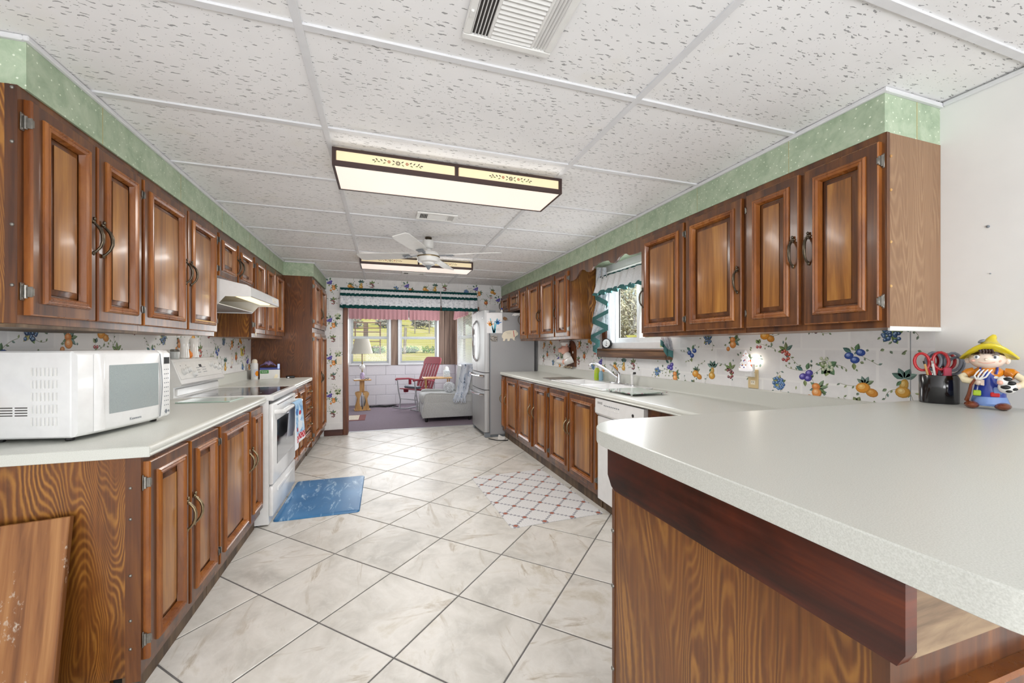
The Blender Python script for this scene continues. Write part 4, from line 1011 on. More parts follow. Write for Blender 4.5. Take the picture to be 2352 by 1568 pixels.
# ---- microwave
mw_w, mw_d, mw_h = .458, .30, .322
t = thing('microwave', 'white countertop microwave oven with vented side', 'microwave', (-1.085, 1.90, CT), R(78.5))
k = MB(); k.bbox(0, mw_w, .008, mw_d, .014, .014 + mw_h, .006); k.build('case', 'white', t)
for (fx, fy) in ((.03, .04), (mw_w - .03, .04), (.03, mw_d - .03), (mw_w - .03, mw_d - .03)):
    k = MB(); k.lathe([(.012, 0), (.014, .004), (.012, .0145)], 10, (fx, fy, 0)); k.build('foot', 'black', t)
Z0, Z1 = .018, .334
def front(x0, x1, name, mat, bul=0.012):
    k = MB(); rs = []
    for i in range(9):
        x = x0 + (x1 - x0) * i / 8; q = 1 - ((x - mw_w / 2) / (mw_w / 2)) ** 2; yy = -.018 - bul * q; e = .006 if i in (0, 8) else 0
        rs.append([(x, .008, Z0), (x, yy + .012 + e, Z0), (x, yy + e, Z0 + .014), (x, yy + e, Z1 - .016), (x, yy + .016 + e, Z1), (x, .008, Z1)])
    k.rings(rs); return k.build(name, mat, t, smooth=50)
def fy(x): return -.018 - .012 * (1 - ((x - mw_w / 2) / (mw_w / 2)) ** 2)
dr = front(.0, .388, 'door', 'white'); cpn = front(.392, mw_w, 'control_panel', 'white')
def patch(x0, x1, z0, z1, off, name, mat, par, curve=0):
    k = MB(); k.rings([[(x0 + (x1 - x0) * i / 8, fy(x0 + (x1 - x0) * i / 8) - off + o, z) for i in range(9)] for z, o in ((z0, .003), (z0, 0), (z1, 0), (z1, .003))], False, False, False); return k.build(name, mat, par)
def mwglass():
    t_ = NT('microwave_window_mesh', .12, coat=.6); v = t_.coord((900, 900, 900), rnd=False); n = t_.noise(v, 1, 1); t_.color(t_.ramp(n, [(.4, '#98a3a4'), (.6, '#aab5b6')])); return t_.m
patch(.112, .368, .085, .278, .0012, 'window', mwglass(), dr)
k = MB(); k.rings([[(x, fy(x) - .001 - .010 * math.sin(math.pi * j / 6) * a, Z0 + .01 + (Z1 - Z0 - .02) * j / 6) for j in range(7)] for x, a in ((.05, 0), (.062, 1.2), (.078, 1.2), (.094 - .0, .0))], False, False, False); k.build('handle', 'white', dr, smooth=60)
k = MB(); k.rings([[(.374 + .014 * math.sin(math.pi * j / 8) + o, fy(.38) - .0012, Z0 + .012 + (Z1 - Z0 - .026) * j / 8) for j in range(9)] for o in (0, .006)], False, False, False); k.build('accent_strip', 'grey_plastic', dr)
patch(.405, .444, .272, .303, .0012, 'display', 'black', cpn)
k = MB()
for j in range(9):
    for i in range(3): 
        x = .410 + i * .013; k.ell((x, fy(x) - .0008, .245 - j * .021), (.0032, .0012, .0026), 6, 4)
stuff(k.build('keypad', 'grey_plastic', cpn))
k = MB(); k.prism([(.411, .047), (.42, .058), (.429, .047), (.42, .036)], fy(.42) - .002, fy(.42)); k.build('start_button', 'grey_plastic', cpn)
k = MB(); k.ell((.44, fy(.44) - .0008, .047), (.005, .0015, .006), 8, 4); k.build('stop_button', 'grey_plastic', cpn)
text('brand_text', 'Kenmore', .016, 'grey_plastic', dr, (.235, fy(.235) - .0006, .048), (R(90), 0, 0))
k = MB()
for j in range(5):
    for i in range(7):
        y_, z_ = .058 + i * .0132, .062 + j * .0455
        k.tube([(-.0008, y_, z_), (-.0022, y_, z_ + .004), (-.0022, y_, z_ + .026), (-.0008, y_, z_ + .03)], .0032, 6)
stuff(k.build('vent_louvers', 'white_plastic', t))
k = MB()
for j in range(4):
    for i in range(2): k.box(-.0012, .001, .153 + i * .048, .193 + i * .048, .098 + j * .0095, .1015 + j * .0095)
stuff(k.build('vent_slots', 'vent_dark', t, smooth=0))

# ---- dishwasher
t = thing('dishwasher', 'white built in dishwasher beside the sink cabinet', 'dishwasher', (WR - .02, 2.478, 0), R(-90))
dd = (WR - .02) - 1.603
k = MB(); k.box(-.305, .305, -dd + .03, -.01, .1, .87); k.build('body', 'white_plastic', t, smooth=0)
k = MB(); k.bbox(-.306, .306, -dd, -dd + .03, .085, .735, .006); k.build('door', 'white', t)
k = MB(); k.prism([(-dd - .018, .872), (-dd + .03, .872), (-dd + .03, .742), (-dd - .002, .742), (-dd - .02, .76)], -.306, .306, 'x'); cp = k.build('control_panel', 'white', t)
k = MB(); k.box(-.306, .306, -dd + .05, -dd + .07, .0, .085); k.build('kick_plate', 'toe', t, smooth=0)
k = MB()
for i in range(6):
    for j in range(2): k.box(-.27 + i * .012, -.262 + i * .012, -dd - .0195, -dd - .017, .835 + j * .009, .839 + j * .009)
k.build('vent_slots', 'black', cp, smooth=0)
for i in range(9): 
    for j in range(2): k = MB(); k.bbox(-.18 + i * .024, -.165 + i * .024, -dd - .0205, -dd - .016, .80 + j * .026, .808 + j * .026, .001); k.build('button', 'grey_plastic' if j else 'white_plastic', cp)
k = MB(); k.lathe([(.011, 0), (.011, .004), (.008, .006)], 14); k.build('dial', 'black', cp, (.19, -dd - .018, .812), (R(90), 0, 0))
k = MB(); k.tube([(-.10, -dd - .0, .70), (-.09, -dd - .006, .71), (.09, -dd - .006, .71), (.10, -dd, .70)], .006, 6); k.build('door_grip', 'white_plastic', t)

# ---- sink, faucet, sprayer
t = thing('kitchen_sink', 'white enamel double bowl sink set into the long worktop', 'sink', (0, 0, CT))
y0, y1, x0, x1 = SK[0], SK[1], SK[2], SK[3]
k = MB()
def R4(a, b, c, d, z): return [(a, c, z), (b, c, z), (b, d, z), (a, d, z)]
bowls = [(x0 + .05, x1 - .115, y0 + .05, (y0 + y1) / 2 - .018), (x0 + .05, x1 - .115, (y0 + y1) / 2 + .018, y1 - .05)]
k.bbox(x0, x0 + .05, y0, y1, .0005, .014, .005).bbox(x1 - .115, x1, y0, y1, .0005, .014, .005).bbox(x0 + .048, x1 - .113, y0, y0 + .05, .0005, .014, .004).bbox(x0 + .048, x1 - .113, y1 - .05, y1, .0005, .014, .004).bbox(x0 + .048, x1 - .113, (y0 + y1) / 2 - .018, (y0 + y1) / 2 + .018, -.004, .011, .004)
k.build('rim', 'sink', t)
for (a, b, c, d) in bowls:
    k = MB(); k.rings([R4(a - .002, b + .002, c - .002, d + .002, .010), R4(a + .004, b - .004, c + .004, d - .004, -.01), R4(a + .014, b - .014, c + .014, d - .014, -.15), R4(a + .04, b - .04, c + .04, d - .04, -.172)], False, True)
    bo = k.build('bowl', 'sink', t, smooth=60)
    k = MB(); k.lathe([(.04, 0), (.04, .003), (.028, .003), (.024, .0)], 18, ((a + b) / 2, (c + d) / 2, -.172)); k.build('drain', 'chrome', bo)
t = thing('faucet', 'chrome single lever kitchen faucet behind the sink', 'faucet', (2.062, 3.20, CT + .013))
k = MB(); k.bbox(-.026, .026, -.125, .125, 0, .012, .008, 2); k.build('deck_plate', 'chrome', t)
k = MB(); k.lathe([(.026, .01), (.025, .03), (.022, .05), (.022, .085), (.018, .098), (.008, .104)], 18); k.build('body', 'chrome', t)
k = MB(); k.tube([(-.012, .0, .06), (-.06, .03, .10), (-.12, .06, .145), (-.17, .085, .176), (-.2, .10, .188), (-.222, .11, .186), (-.232, .114, .172), (-.233, .115, .155)], [.013, .0125, .012, .0115, .011, .011, .0115, .012], 12); k.build('spout', 'chrome', t)
k = MB(); k.tube([(0, 0, .09), (-.012, .02, .12), (-.03, .05, .152), (-.045, .075, .175)], [.014, .011, .009, .008], 10); k.build('lever', 'chrome', t)
t = thing('sink_sprayer', 'white pull out sink sprayer with black nozzle', 'sprayer', (2.07, 3.0, CT + .013))
k = MB(); k.lathe([(.022, 0), (.022, .008), (.014, .012)], 14); k.build('base_ring', 'chrome', t)
k = MB(); k.tube([(0, 0, .01), (0, 0, .06), (0, 0, .09), (-.004, -.003, .105), (-.014, -.01, .112)], [.013, .013, .015, .016, .013], 12); k.build('body', 'white_plastic', t)
k = MB(); k.tube([(.004, -.012, .108), (.012, -.03, .112)], [.011, .01], 10); k.build('nozzle', 'black', t)

# ---- refrigerator
FY0, FY1 = 5.442, 6.24; FX = 2.10
t = thing('refrigerator', 'stainless french door refrigerator covered with magnets', 'refrigerator', (FX, (FY0 + FY1) / 2, 0), R(-90))
h = (FY1 - FY0) / 2; fb_ = FX - 1.425
k = MB(); k.bbox(-h, h, -fb_, 0, .035, 1.765, .006); k.build('cabinet_body', 'fridge_side', t)
k = MB(); k.box(-h + .02, h - .02, -fb_ - .03, -.05, .0, .05); k.build('base_grille', 'grey_plastic', t, smooth=0)
def bow(x0, x1, z0, z1, nm, th=.072, bul=.022):
    pts = [(x0, -fb_ - .006), (x0, -fb_ - th + .008)]
    for i in range(9):
        x = x0 + .006 + (x1 - x0 - .012) * i / 8; pts.append((x, -fb_ - th - bul * (1 - (x / h) ** 2)))
    pts += [(x1, -fb_ - th + .008), (x1, -fb_ - .006)]
    k = MB(); k.prism(pts, z0, z1, 'z'); return k.build(nm, 'steel', t)
dl = bow(-h, -.003, .915, 1.785, 'door'); drr = bow(.003, h, .915, 1.785, 'door'); d1 = bow(-h, h, .672, .905, 'drawer'); d2 = bow(-h, h, .075, .662, 'drawer')
for sx, par in ((-1, dl), (1, drr)):
    k = MB(); pts = []
    for i in range(13):
        q = i / 12; z = 1.06 + .60 * q; s_ = math.sin(math.pi * q); pts.append((sx * (.012 + .045 * s_), -fb_ - .094 - .004 - .045 * min(1, 3 * s_), z))
    k.tube(pts, .0115, 8, True); k.build('handle', 'chrome', par)
for par, z in ((d1, .865), (d2, .60)):
    k = MB(); pts = [(-h + .05, -fb_ - .08, z)] + [(-h + .07 + (2 * h - .14) * i / 8, -fb_ - .125 - .02 * math.sin(math.pi * i / 8), z - .006 * math.sin(math.pi * i / 8)) for i in range(9)] + [(h - .05, -fb_ - .08, z)]
    k.tube(pts, .014, 8); k.build('handle', 'chrome', par)
for sx in (-1, 1):
    k = MB(); k.bbox(sx * (h - .05) - .04, sx * (h - .05) + .04, -fb_ - .06, -fb_ + .09, 1.766, 1.79, .004); k.build('hinge_cover', 'grey_plastic', t)
    k = MB(); k.bbox(sx * (h - .04) - .035, sx * (h - .04) + .035, -fb_ - .065, -fb_ + .02, 0, .07, .006); k.build('foot', 'grey_plastic', t)
k = MB(); k.ell((h - .10, -fb_ - .073 - .008, 1.69), (.011, .002, .011), 12, 4); k.build('emblem', 'chrome', drr)
k = MB(); k.box(h - .001, h + .0005, -fb_ - .0, -fb_ + .012, .05, 1.76); k.build('edge_seam', 'grey_plastic', t, smooth=0)
# ================================================================== SMALL THINGS IN THE KITCHEN
_s, _c = math.sin(.311933), math.cos(.311933)
def _ray(x, y): u = (x - 1176) / 918.35; return (_s + u * _c, _c - u * _s, (796.95 - y) / 918.35)
def PZ(x, y, z): r = _ray(x, y); q = (z - CAM_H) / r[2]; return Vector((r[0] * q, r[1] * q, z))
def PX(x, y, X): r = _ray(x, y); q = X / r[0]; return Vector((X, r[1] * q, CAM_H + r[2] * q))
def PY(x, y, Y): r = _ray(x, y); q = Y / r[1]; return Vector((r[0] * q, Y, CAM_H + r[2] * q))
def mat(name, c, rough=.45, **k): M[name] = plain(name, c, rough, **k); return M[name]
mat('yellow_glaze', '#d6c21c', .15, coat=.5); mat('skin_glaze', '#f0dccb', .2, coat=.4); mat('blue_glaze', '#1f3fa8', .15, coat=.5); mat('pale_blue_glaze', '#7f9fdc', .18, coat=.4)
mat('orange_glaze', '#e08a1e', .18, coat=.4); mat('brown_glaze', '#7a3a1c', .15, coat=.5); mat('dark_hair_glaze', '#3a2622', .2, coat=.4); mat('green_glaze', '#a9c832', .2); mat('red_glaze', '#d0242c', .2)
mat('pinkish', '#e8b3a0', .3); mat('cream_glaze', '#efe2bd', .2, coat=.3)
# ---- board leaning on the base cabinet end
def worn_board():
    t = NT('worn_oak_laminate_board', .42); v = t.coord((26, 26, 1.1)); n = t.noise(v, 1, 5, .6, .6); v2 = t.coord((9, 9, 5)); w = t.noise(v2, 1, 6, .75)
    c = t.ramp(n, [(.34, '#6f4423'), (.5, '#946237'), (.66, '#b07f4d')]); t.color(t.mix(t.ramp(w, [(.62, (0, 0, 0)), (.68, (1, 1, 1))]), c, '#c9bfb0')); return t.m
M['wornboard'] = worn_board()
k = MB(); k.bbox(-.195, .195, -.011, .011, 0, .70, .002); o = k.build('shelf_board', 'wornboard', None, (-1.160, 1.578, .0105), (R(-13.2), R(-2.5), R(2)))
tag(o, 'worn oak coloured shelf board leaning against the base cabinet end panel', 'board')
# ---- glass cutting board by the stove
def slab(name, label, cat, corners, z, th, matn, mats2=None):
    cx = sum(c.x for c in corners) / 4; cy = sum(c.y for c in corners) / 4
    k = MB(); k.prism([(c.x - cx, c.y - cy) for c in corners], 0, th, 'z'); return tag(k.build(name, matn, None, (cx, cy, z), smooth=0), label, cat)
a, b = PZ(528, 921, CT + .006), PZ(577, 907, CT + .006); e = (b - a); e.z = 0; nrm = Vector((-e.y, e.x, 0)).normalized()
slab('glass_cutting_board', 'frosted green edged glass cutting board between microwave and stove', 'cutting board', [a, b - e * .36, b - e * .36 + nrm * .30, a + nrm * .30], CT + .001, .006, 'greenglass')
# ---- items on the stove backguard
def vase(y, label, s=1.0):
    k = MB(); k.lathe([(.030, 0), (.033, .004), (.031, .03), (.026, .07), (.025, .1), (.029, .13), (.036, .145), (.037, .15), (.033, .15), (.028, .14), (.024, .1)], 20); o = k.build('shaker', 'ceramic', None, (-1.372, y, 1.19)); o.scale = (s * .92, s, s); return tag(o, label, 'shaker', 'flared white shakers on the stove')
vase(3.49, 'flared white ceramic shaker standing on the stove back, by the glass jar'); vase(3.645, 'flared white ceramic shaker standing on the stove back, beyond the orange ornament', .98)
t = thing('glass_jar', 'small clear glass jar with metal lid on the stove back', 'jar', (-1.372, 3.35, 1.19))
k = MB(); k.lathe([(.024, 0), (.026, .006), (.024, .02), (.026, .04), (.024, .05)], 16); k.build('glass_body', 'clearglass', t)
k = MB(); k.lathe([(.024, .049), (.026, .052), (.026, .062), (.02, .066)], 16); k.build('lid', 'hinge', t)
t = thing('orange_ornament', 'small orange ornament between the two white shakers', 'ornament', (-1.372, 3.567, 1.19))
k = MB(); k.lathe([(.012, 0), (.022, .014), (.02, .035), (.008, .05), (.003, .056)], 14); k.build('gourd', plain('bright_orange', '#e07f1c', .35), t)
k = MB(); k.tube([(0, 0, .053), (.003, 0, .066)], .003, 6); k.build('stem', 'oak', t)
# ---- far end of the left worktop
t = thing('spray_can', 'white aerosol can with orange picture beside the tea box', 'spray can', (-1.325, 4.98, CT))
k = MB(); k.lathe([(.031, 0), (.033, .004), (.033, .165), (.028, .178)], 20); k.build('can', 'white_plastic', t)
k = MB(); k.lathe([(.026, .176), (.026, .2), (.018, .216), (.006, .22)], 18); k.build('cap', 'cream', t)
k = MB(); k.rings([[(.0336 * math.cos(R(a)), .0336 * math.sin(R(a)), z) for a in range(-90, 31, 12)] for z in (.03, .11)], False, False, False); lb = k.build('label_band', plain('dark_blue_label', '#c9cfe0', .4), t)
k = MB(); k.rings([[(.0342 * math.cos(R(-28) + .7 * r_ * math.cos(q * .524)), .0342 * math.sin(R(-28) + .7 * r_ * math.cos(q * .524)), .065 + .03 * r_ * math.sin(q * .524)) for q in range(12)] for r_ in (1, .55, .1)], False, True); k.build('fruit_picture', 'orange_glaze', lb)
t = thing('tea_box', 'white and blue tea box with a green label', 'box', (-1.195, 5.045, CT), R(14))
k = MB(); k.bbox(-.095, .095, -.05, .05, 0, .115, .002); k.build('carton', 'white_plastic', t)
k = MB(); k.bbox(-.0955, .0955, -.051, .051, .1, .125, .002); k.build('blue_flap', plain('navy_carton', '#2d3a86', .45), t)
k = MB(); k.box(-.09, -.012, -.0515, -.0495, .062, .098); lb = k.build('green_label', plain('green_label', '#3c8a3c', .5), t, smooth=0)
text('label_text', 'Salada', .022, 'white_plastic', lb, (-.051, -.0518, .08), (R(90), 0, 0))
k = MB(); k.prism([(.035, .01), (.055, .055), (.078, .04), (.07, .008)], -.0512, -.0495); k.build('cup_picture', 'cream_glaze', t)
k = MB(); k.bbox(.07, .094, -.052, .05, .11, .165, .002); k.build('raised_end_flap', 'pale_blue_glaze', t)
rr = random.Random(5)
k = MB(); k.sheet(lambda u, v: (-.085 + .155 * u, -.04 + .08 * v, .006 + .055 * math.sin(math.pi * u) * math.sin(math.pi * (v * .8 + .1)) + rr.uniform(0, .02)), 12, 8)
o = k.build('plastic_bag', plain('crumpled_violet_film', '#7d6c92', .2, coat=.4, var=.5, scale=30), None, (-1.2, 5.04, CT + .124), R(14)); tag(o, 'crumpled violet plastic bag lying on top of the tea box', 'bag')
t = thing('small_gadget', 'small black gadget with chrome corner near the pantry side', 'gadget', (-1.0, 5.085, CT), R(10))
k = MB(); k.bbox(-.045, .045, -.02, .02, 0, .026, .008, 2); k.build('shell', 'black', t)
k = MB(); k.bbox(-.03, -.008, -.0215, -.01, .004, .016, .003); k.build('chrome_corner', 'chrome', t)
# ---- wall plates on the left wall
pl = PX(559, 838, WL)
t = thing('outlet_cover', 'white decorative outlet cover on the fruit wallpaper beside the pantry', 'outlet', (WL, 4.55, 1.14), R(90))
k = MB(); k.prism([(-.035, -.05), (.03, -.05), (.04, -.02), (.045, .03), (.03, .055), (.01, .065), (-.02, .06), (-.04, .04), (-.045, 0)], -.008, 0); k.build('cover_plate', 'ceramic', t)
for zz in (-.02, .022): k = MB(); k.bbox(-.013, .013, -.0095, -.007, zz - .012, zz + .012, .003); k.build('socket', 'cream', t)
k = MB(); k.ell((.01, -.009, .01), (.005, .002, .004), 8, 4); k.build('red_dot', 'red_glaze', t)
t = thing('wall_ornament', 'small yellow and dark ornament pinned to the wallpaper by the pantry', 'ornament', (WL, 4.86, 1.22), R(90))
k = MB(); k.prism([(0, 0), (.03, .045), (.045, .03), (.03, .0), (.04, -.035), (.015, -.045)], -.006, -.002); k.build('wing', 'yellow_glaze', t)
k = MB(); k.prism([(0, 0), (-.03, .045), (-.045, .03), (-.03, .0), (-.04, -.035), (-.015, -.045)], -.006, -.002); k.build('wing', 'yellow_glaze', t)
k = MB(); k.ell((0, -.005, 0), (.005, .005, .03), 8, 6); k.build('body', 'dark_hair_glaze', t)
t = thing('key_tag', 'round brass tag hanging on the cabinet hinge beside the hood', 'tag', (LXF + .012, 4.05, 1.385), R(90))
k = MB(); k.lathe([(.018, 0), (.018, .003)], 14, (0, 0, 0)); o = k.build('disc', 'brass', t, (0, -.012, 0), (R(90), 0, 0))
k = MB(); k.tube([(0, -.0135, .017), (0, -.0135, .05)], .0012, 5); k.build('cord', 'black', t)
# ---- dish towel on the oven handle
def towel_mat():
    t = NT('snowman_print_towel', .9, spec=.1); tc = t.n('ShaderNodeTexCoord'); x = t.sep(tc.outputs['Generated'])
    v = x[2]; u = x[1]
    obj = t.coord((1, 1, 1), rnd=False); n = t.noise(obj, 22, 3); 
    sky_ = t.ramp(n, [(.35, '#6f9fd0'), (.5, '#a9cdea'), (.62, '#dcecf6')])
    def disc(cu, cv, r):
        du = t.math('MULTIPLY', t.math('SUBTRACT', u, cu), .7); dv = t.math('SUBTRACT', v, cv)
        return t.math('LESS_THAN', t.math('SQRT', t.math('ADD', t.math('MULTIPLY', du, du), t.math('MULTIPLY', dv, dv))), r)
    c = t.mix(disc(.55, .45, .13), sky_, '#e6eef6'); c = t.mix(disc(.55, .66, .09), c, '#eef3f8'); c = t.mix(disc(.6, .76, .055), c, '#c23a44'); c = t.mix(disc(.25, .42, .05), c, '#b8323c')
    c = t.mix(disc(.3, .82, .08), c, '#4f7fc0')
    ch = t.math('MAXIMUM', t.math('GREATER_THAN', t.math('FRACT', t.math('MULTIPLY', t.math('ADD', u, v), 7.0)), .8), t.math('GREATER_THAN', t.math('FRACT', t.math('MULTIPLY', t.math('SUBTRACT', u, v), 7.0)), .8))
    plaid = t.mix(ch, '#c0303e', '#eec8cc')
    band = t.math('MULTIPLY', t.math('GREATER_THAN', v, .13), t.math('LESS_THAN', v, .28))
    c = t.mix(band, c, plaid); c = t.mix(t.math('LESS_THAN', v, .13), c, '#eef0f4'); c = t.mix(t.math('LESS_THAN', u, .14), c, '#eef0f4')
    t.color(c); t.bump(t.noise(obj, 300, 2), .3, .001); return t.m
hx = -.772 + .028 + .055; ty = 3.72
tw = thing('dish_towel', 'snowman print dish towel hanging over the oven handle', 'towel', (hx, ty, .80))
k = MB(); k.sheet(lambda u, v: (.0205 + .010 * (1 - v) * (1 + math.sin(u * 9)), (u - .5) * (.30 + .12 * (1 - v)), .004 - .35 * (1 - v) + .035 * (1 - v) * u), 16, 14); k.build('front_fall', towel_mat(), tw, smooth=180)
k = MB(); k.sheet(lambda u, v: (.0205 * math.cos(R(180 * v)), (u - .5) * .30, .004 + .0205 * math.sin(R(180 * v))), 6, 8); k.build('fold', plain('towel_blue', '#9fc4e4', .9), tw, smooth=180)
k = MB(); k.sheet(lambda u, v: (-.0205 - .004 * v * (1 + math.sin(8 * u)), (u - .5) * .30 - .07 * v, .004 - .25 * v + .008 * v * math.sin(8 * u)), 6, 6); k.build('back_fall', plain('towel_white', '#e6e8ee', .9), tw, smooth=180)
# ---- mats
def bluemat():
    t = NT('blue_marbled_vinyl_mat', .35); v = t.coord((5, 1.4, 1), rnd=False, rot=(0, 0, R(8))); n = t.noise(v, 2.2, 6, .75, 1.2); n2 = t.noise(t.coord((1, 1, 1), rnd=False), 2.5, 3)
    c = t.ramp(n2, [(.3, '#2f6a9a'), (.7, '#447fb0')]); t.color(t.mix(t.ramp(n, [(.54, (0, 0, 0)), (.66, (1, 1, 1))]), c, '#b4d0e4')); return t.m
x0, x1, y0, y1 = -.765, -.172, 3.29, 4.19
k = MB(); rp = []
def rrect(i, r, z):
    o = []
    for (cx, cy, a0) in ((x1 - i - r, y1 - i - r, 0), (x0 + i + r, y1 - i - r, 90), (x0 + i + r, y0 + i + r, 180), (x1 - i - r, y0 + i + r, 270)):
        o += [(cx + r * math.cos(R(a0 + q)), cy + r * math.sin(R(a0 + q)), z) for q in (0, 30, 60, 90)]
    return o
k.rings([rrect(0, .03, .0), rrect(0, .03, .004), rrect(.006, .026, .011), rrect(.03, .01, .014)]); tag(k.build('floor_mat', bluemat(), None, smooth=30), 'blue marbled cushioned floor mat in front of the stove', 'mat')
def rugmat():
    t = NT('mosaic_print_rug', .8); tc = t.n('ShaderNodeTexCoord'); mp = t.n('ShaderNodeMapping'); mp.inputs['Rotation'].default_value = (0, 0, R(45)); mp.inputs['Scale'].default_value = (6.3, 6.3, 1); t.l(tc.outputs['Object'], mp.inputs[0])
    x = t.sep(mp.outputs[0])
    def fr(a, k=1.0): return t.math('ABSOLUTE', t.math('SUBTRACT', t.math('FRACT', t.math('MULTIPLY', a, k)), .5))
    fu, fv = fr(x[0]), fr(x[1])                        # .5 on lattice lines
    lu, lv = t.math('GREATER_THAN', fu, .445), t.math('GREATER_THAN', fv, .445)
    # bead shape along each line
    bu = t.math('LESS_THAN', t.math('ADD', t.math('MULTIPLY', t.math('SUBTRACT', .5, fu), 4.4), t.math('MULTIPLY', fr(x[1], 5.0), .72)), .38)
    bv = t.math('LESS_THAN', t.math('ADD', t.math('MULTIPLY', t.math('SUBTRACT', .5, fv), 4.4), t.math('MULTIPLY', fr(x[0], 5.0), .72)), .38)
    gray = t.math('MAXIMUM', bu, bv)
    red = t.math('MULTIPLY', t.math('GREATER_THAN', fu, .41), t.math('GREATER_THAN', fv, .41))
    vo = t.vor(tc.outputs['Object'], 55.0, .6, feature='DISTANCE_TO_EDGE'); base = t.mix(t.math('MULTIPLY', t.math('LESS_THAN', vo, .08), .5), '#dedede', '#c6c6c8')
    c = t.mix(gray, base, '#9c9ca2'); c = t.mix(red, c, '#a5604c'); t.color(c); return t.m
x0, x1, y0, y1 = .835, 1.585, 2.675, 3.84
k = MB(); cx, cy = (x0 + x1) / 2, (y0 + y1) / 2
x0 -= cx; x1 -= cx; y0 -= cy; y1 -= cy
k.rings([rrect(0, .01, .0), rrect(0, .01, .003), rrect(.004, .008, .006)]); o = k.build('kitchen_rug', rugmat(), None, (cx, cy, .0), R(2.0), smooth=30); tag(o, 'white rug with grey and red mosaic lattice by the sink cabinet', 'rug')
# ---- worktop things by the sink
a = PZ(1253, 870, CT + .008); slab('cutting_board', 'thin dark wood grained cutting board left of the sink', 'cutting board', [Vector((1.70, 4.16, 0)), Vector((1.70, 3.86, 0)), Vector((2.06, 3.83, 0)), Vector((2.06, 4.2, 0))], CT + .0005, .008, wood('striped_dark_board', '#2e241d', '#57483a', '#8b7557', gscale=(22, 2, 2)))
def floralglass():
    t = NT('floral_print_glass', .06, coat=.6); v = t.coord((1, 1, 1), rnd=False); n = t.noise(v, 16, 4, .6, .8); t.color(t.ramp(n, [(.36, '#6f8f78'), (.47, '#b9cfc4'), (.58, '#d3ded8'), (.66, '#b98f9a')])); return t.m
t = slab('glass_cutting_board', 'floral printed glass cutting board right of the sink', 'cutting board', [Vector((1.665, 2.765, 0)), Vector((1.675, 2.42, 0)), Vector((1.985, 2.44, 0)), Vector((1.975, 2.785, 0))], CT + .016, .006, floralglass())
for (fx, fy_) in ((-.13, .14), (-.13, -.14), (.13, .13), (.13, -.14)): k = MB(); k.lathe([(.008, -.0155), (.009, -.008), (.008, .0)], 8, (fx, fy_, 0)); k.build('rubber_foot', 'clearglass', t)
def bottle(name, label, loc, c, capc, prof):
    t = thing(name, label, 'bottle', loc); k = MB(); k.lathe(prof, 18, (0, 0, 0), 1, .7); k.build('bottle_body', c, t)
    zt = prof[-1][1]; k = MB(); k.lathe([(.011, zt - .002), (.012, zt + .004), (.012, zt + .02), (.006, zt + .03), (.004, zt + .036)], 12); k.build('cap', capc, t); return t
b1 = bottle('soap_bottle', 'yellow green dish soap bottle on the sink deck behind the faucet spout', (2.085, 3.63, CT + .0135), plain('lime_liquid_plastic', '#b6c832', .25, coat=.3), 'white_plastic', [(.026, 0), (.03, .006), (.028, .05), (.03, .09), (.022, .118), (.011, .128)])
k = MB(); k.rings([[(.0305 * math.cos(R(a)), .0215 * math.sin(R(a)), z) for a in range(150, 300, 15)] for z in (.02, .07)], False, False, False); k.build('label_band', 'green_glaze', b1)
b2 = bottle('soap_bottle', 'clear blue hand soap bottle beside the green dish soap', (2.098, 3.572, CT + .0135), plain('pale_blue_plastic', '#8fb4c8', .2, coat=.3), 'white_plastic', [(.02, 0), (.024, .006), (.024, .07), (.018, .09), (.010, .1)])
# ---- clock on the sill
t = thing('sill_clock', 'small round black rimmed clock on the window sill', 'clock', (2.115, 3.495, WZ0), R(-62))
k = MB(); k.tube([(0, -.006, .052), (0, .03, .052)], [.05, .046], 28); k.build('case', 'black', t)
k = MB(); k.tube([(0, -.0075, .052), (0, -.006, .052)], [.041, .041], 28); dl_ = k.build('dial', 'white_plastic', t)
k = MB(); k.box(-.0015, .0015, -.009, -.0078, .05, .078); k.build('minute_hand', 'black', dl_, smooth=0); k = MB(); k.box(-.002, .014, -.009, -.0078, .0505, .0535); k.build('hour_hand', 'black', dl_, smooth=0)
k = MB(); k.ell((0, -.008, .034), (.007, .001, .006), 8, 4); k.build('small_dial', 'black', dl_)
# ---- pig chef paper towel holder
t = thing('paper_towel_holder', 'pig chef wall plaque hugging a white paper towel roll', 'towel holder', (WR, 4.36, 1.038), R(-90))
k = MB(); pts = [(-.11, 0), (.11, 0), (.11, .16)] + [(.11 * math.cos(R(a)), .18 + .13 * math.sin(R(a))) for a in range(0, 181, 15)] + [(-.11, .16)]; k.prism(pts, -.018, 0); k.build('arch_plaque', 'trimwood', t)
k = MB(); k.ell((-.055, -.075, .20), (.062, .055, .062), 16, 10); hd = k.build('pig_head', 'pinkish', t)
k = MB(); k.tube([(-.078, -.115, .195), (-.085, -.145, .193)], [.028, .026], 14); k.build('snout', 'pinkish', hd)
for xx in (-.035, -.085): k = MB(); k.ell((xx, -.122, .222), (.005, .004, .006), 8, 5); k.build('eye', 'black', hd)
for xx in (-.105, -.01): k = MB(); k.ell((xx, -.07, .255), (.02, .012, .018), 8, 6); k.build('ear', 'pinkish', hd)
k = MB(); k.lathe([(.045, .245), (.048, .265), (.062, .285), (.05, .30), (.02, .305)], 16, (-.055, -.07, 0)); k.build('chef_hat', 'ceramic', t)
k = MB(); k.ell((-.02, -.06, .12), (.07, .045, .06), 14, 8); k.build('pig_body', 'ceramic', t)
k = MB(); k.tube([(-.075, -.085, .145), (-.05, -.09, .13), (-.02, -.088, .148)], [.012, .006, .012], 8); k.build('bow_tie', 'black', t)
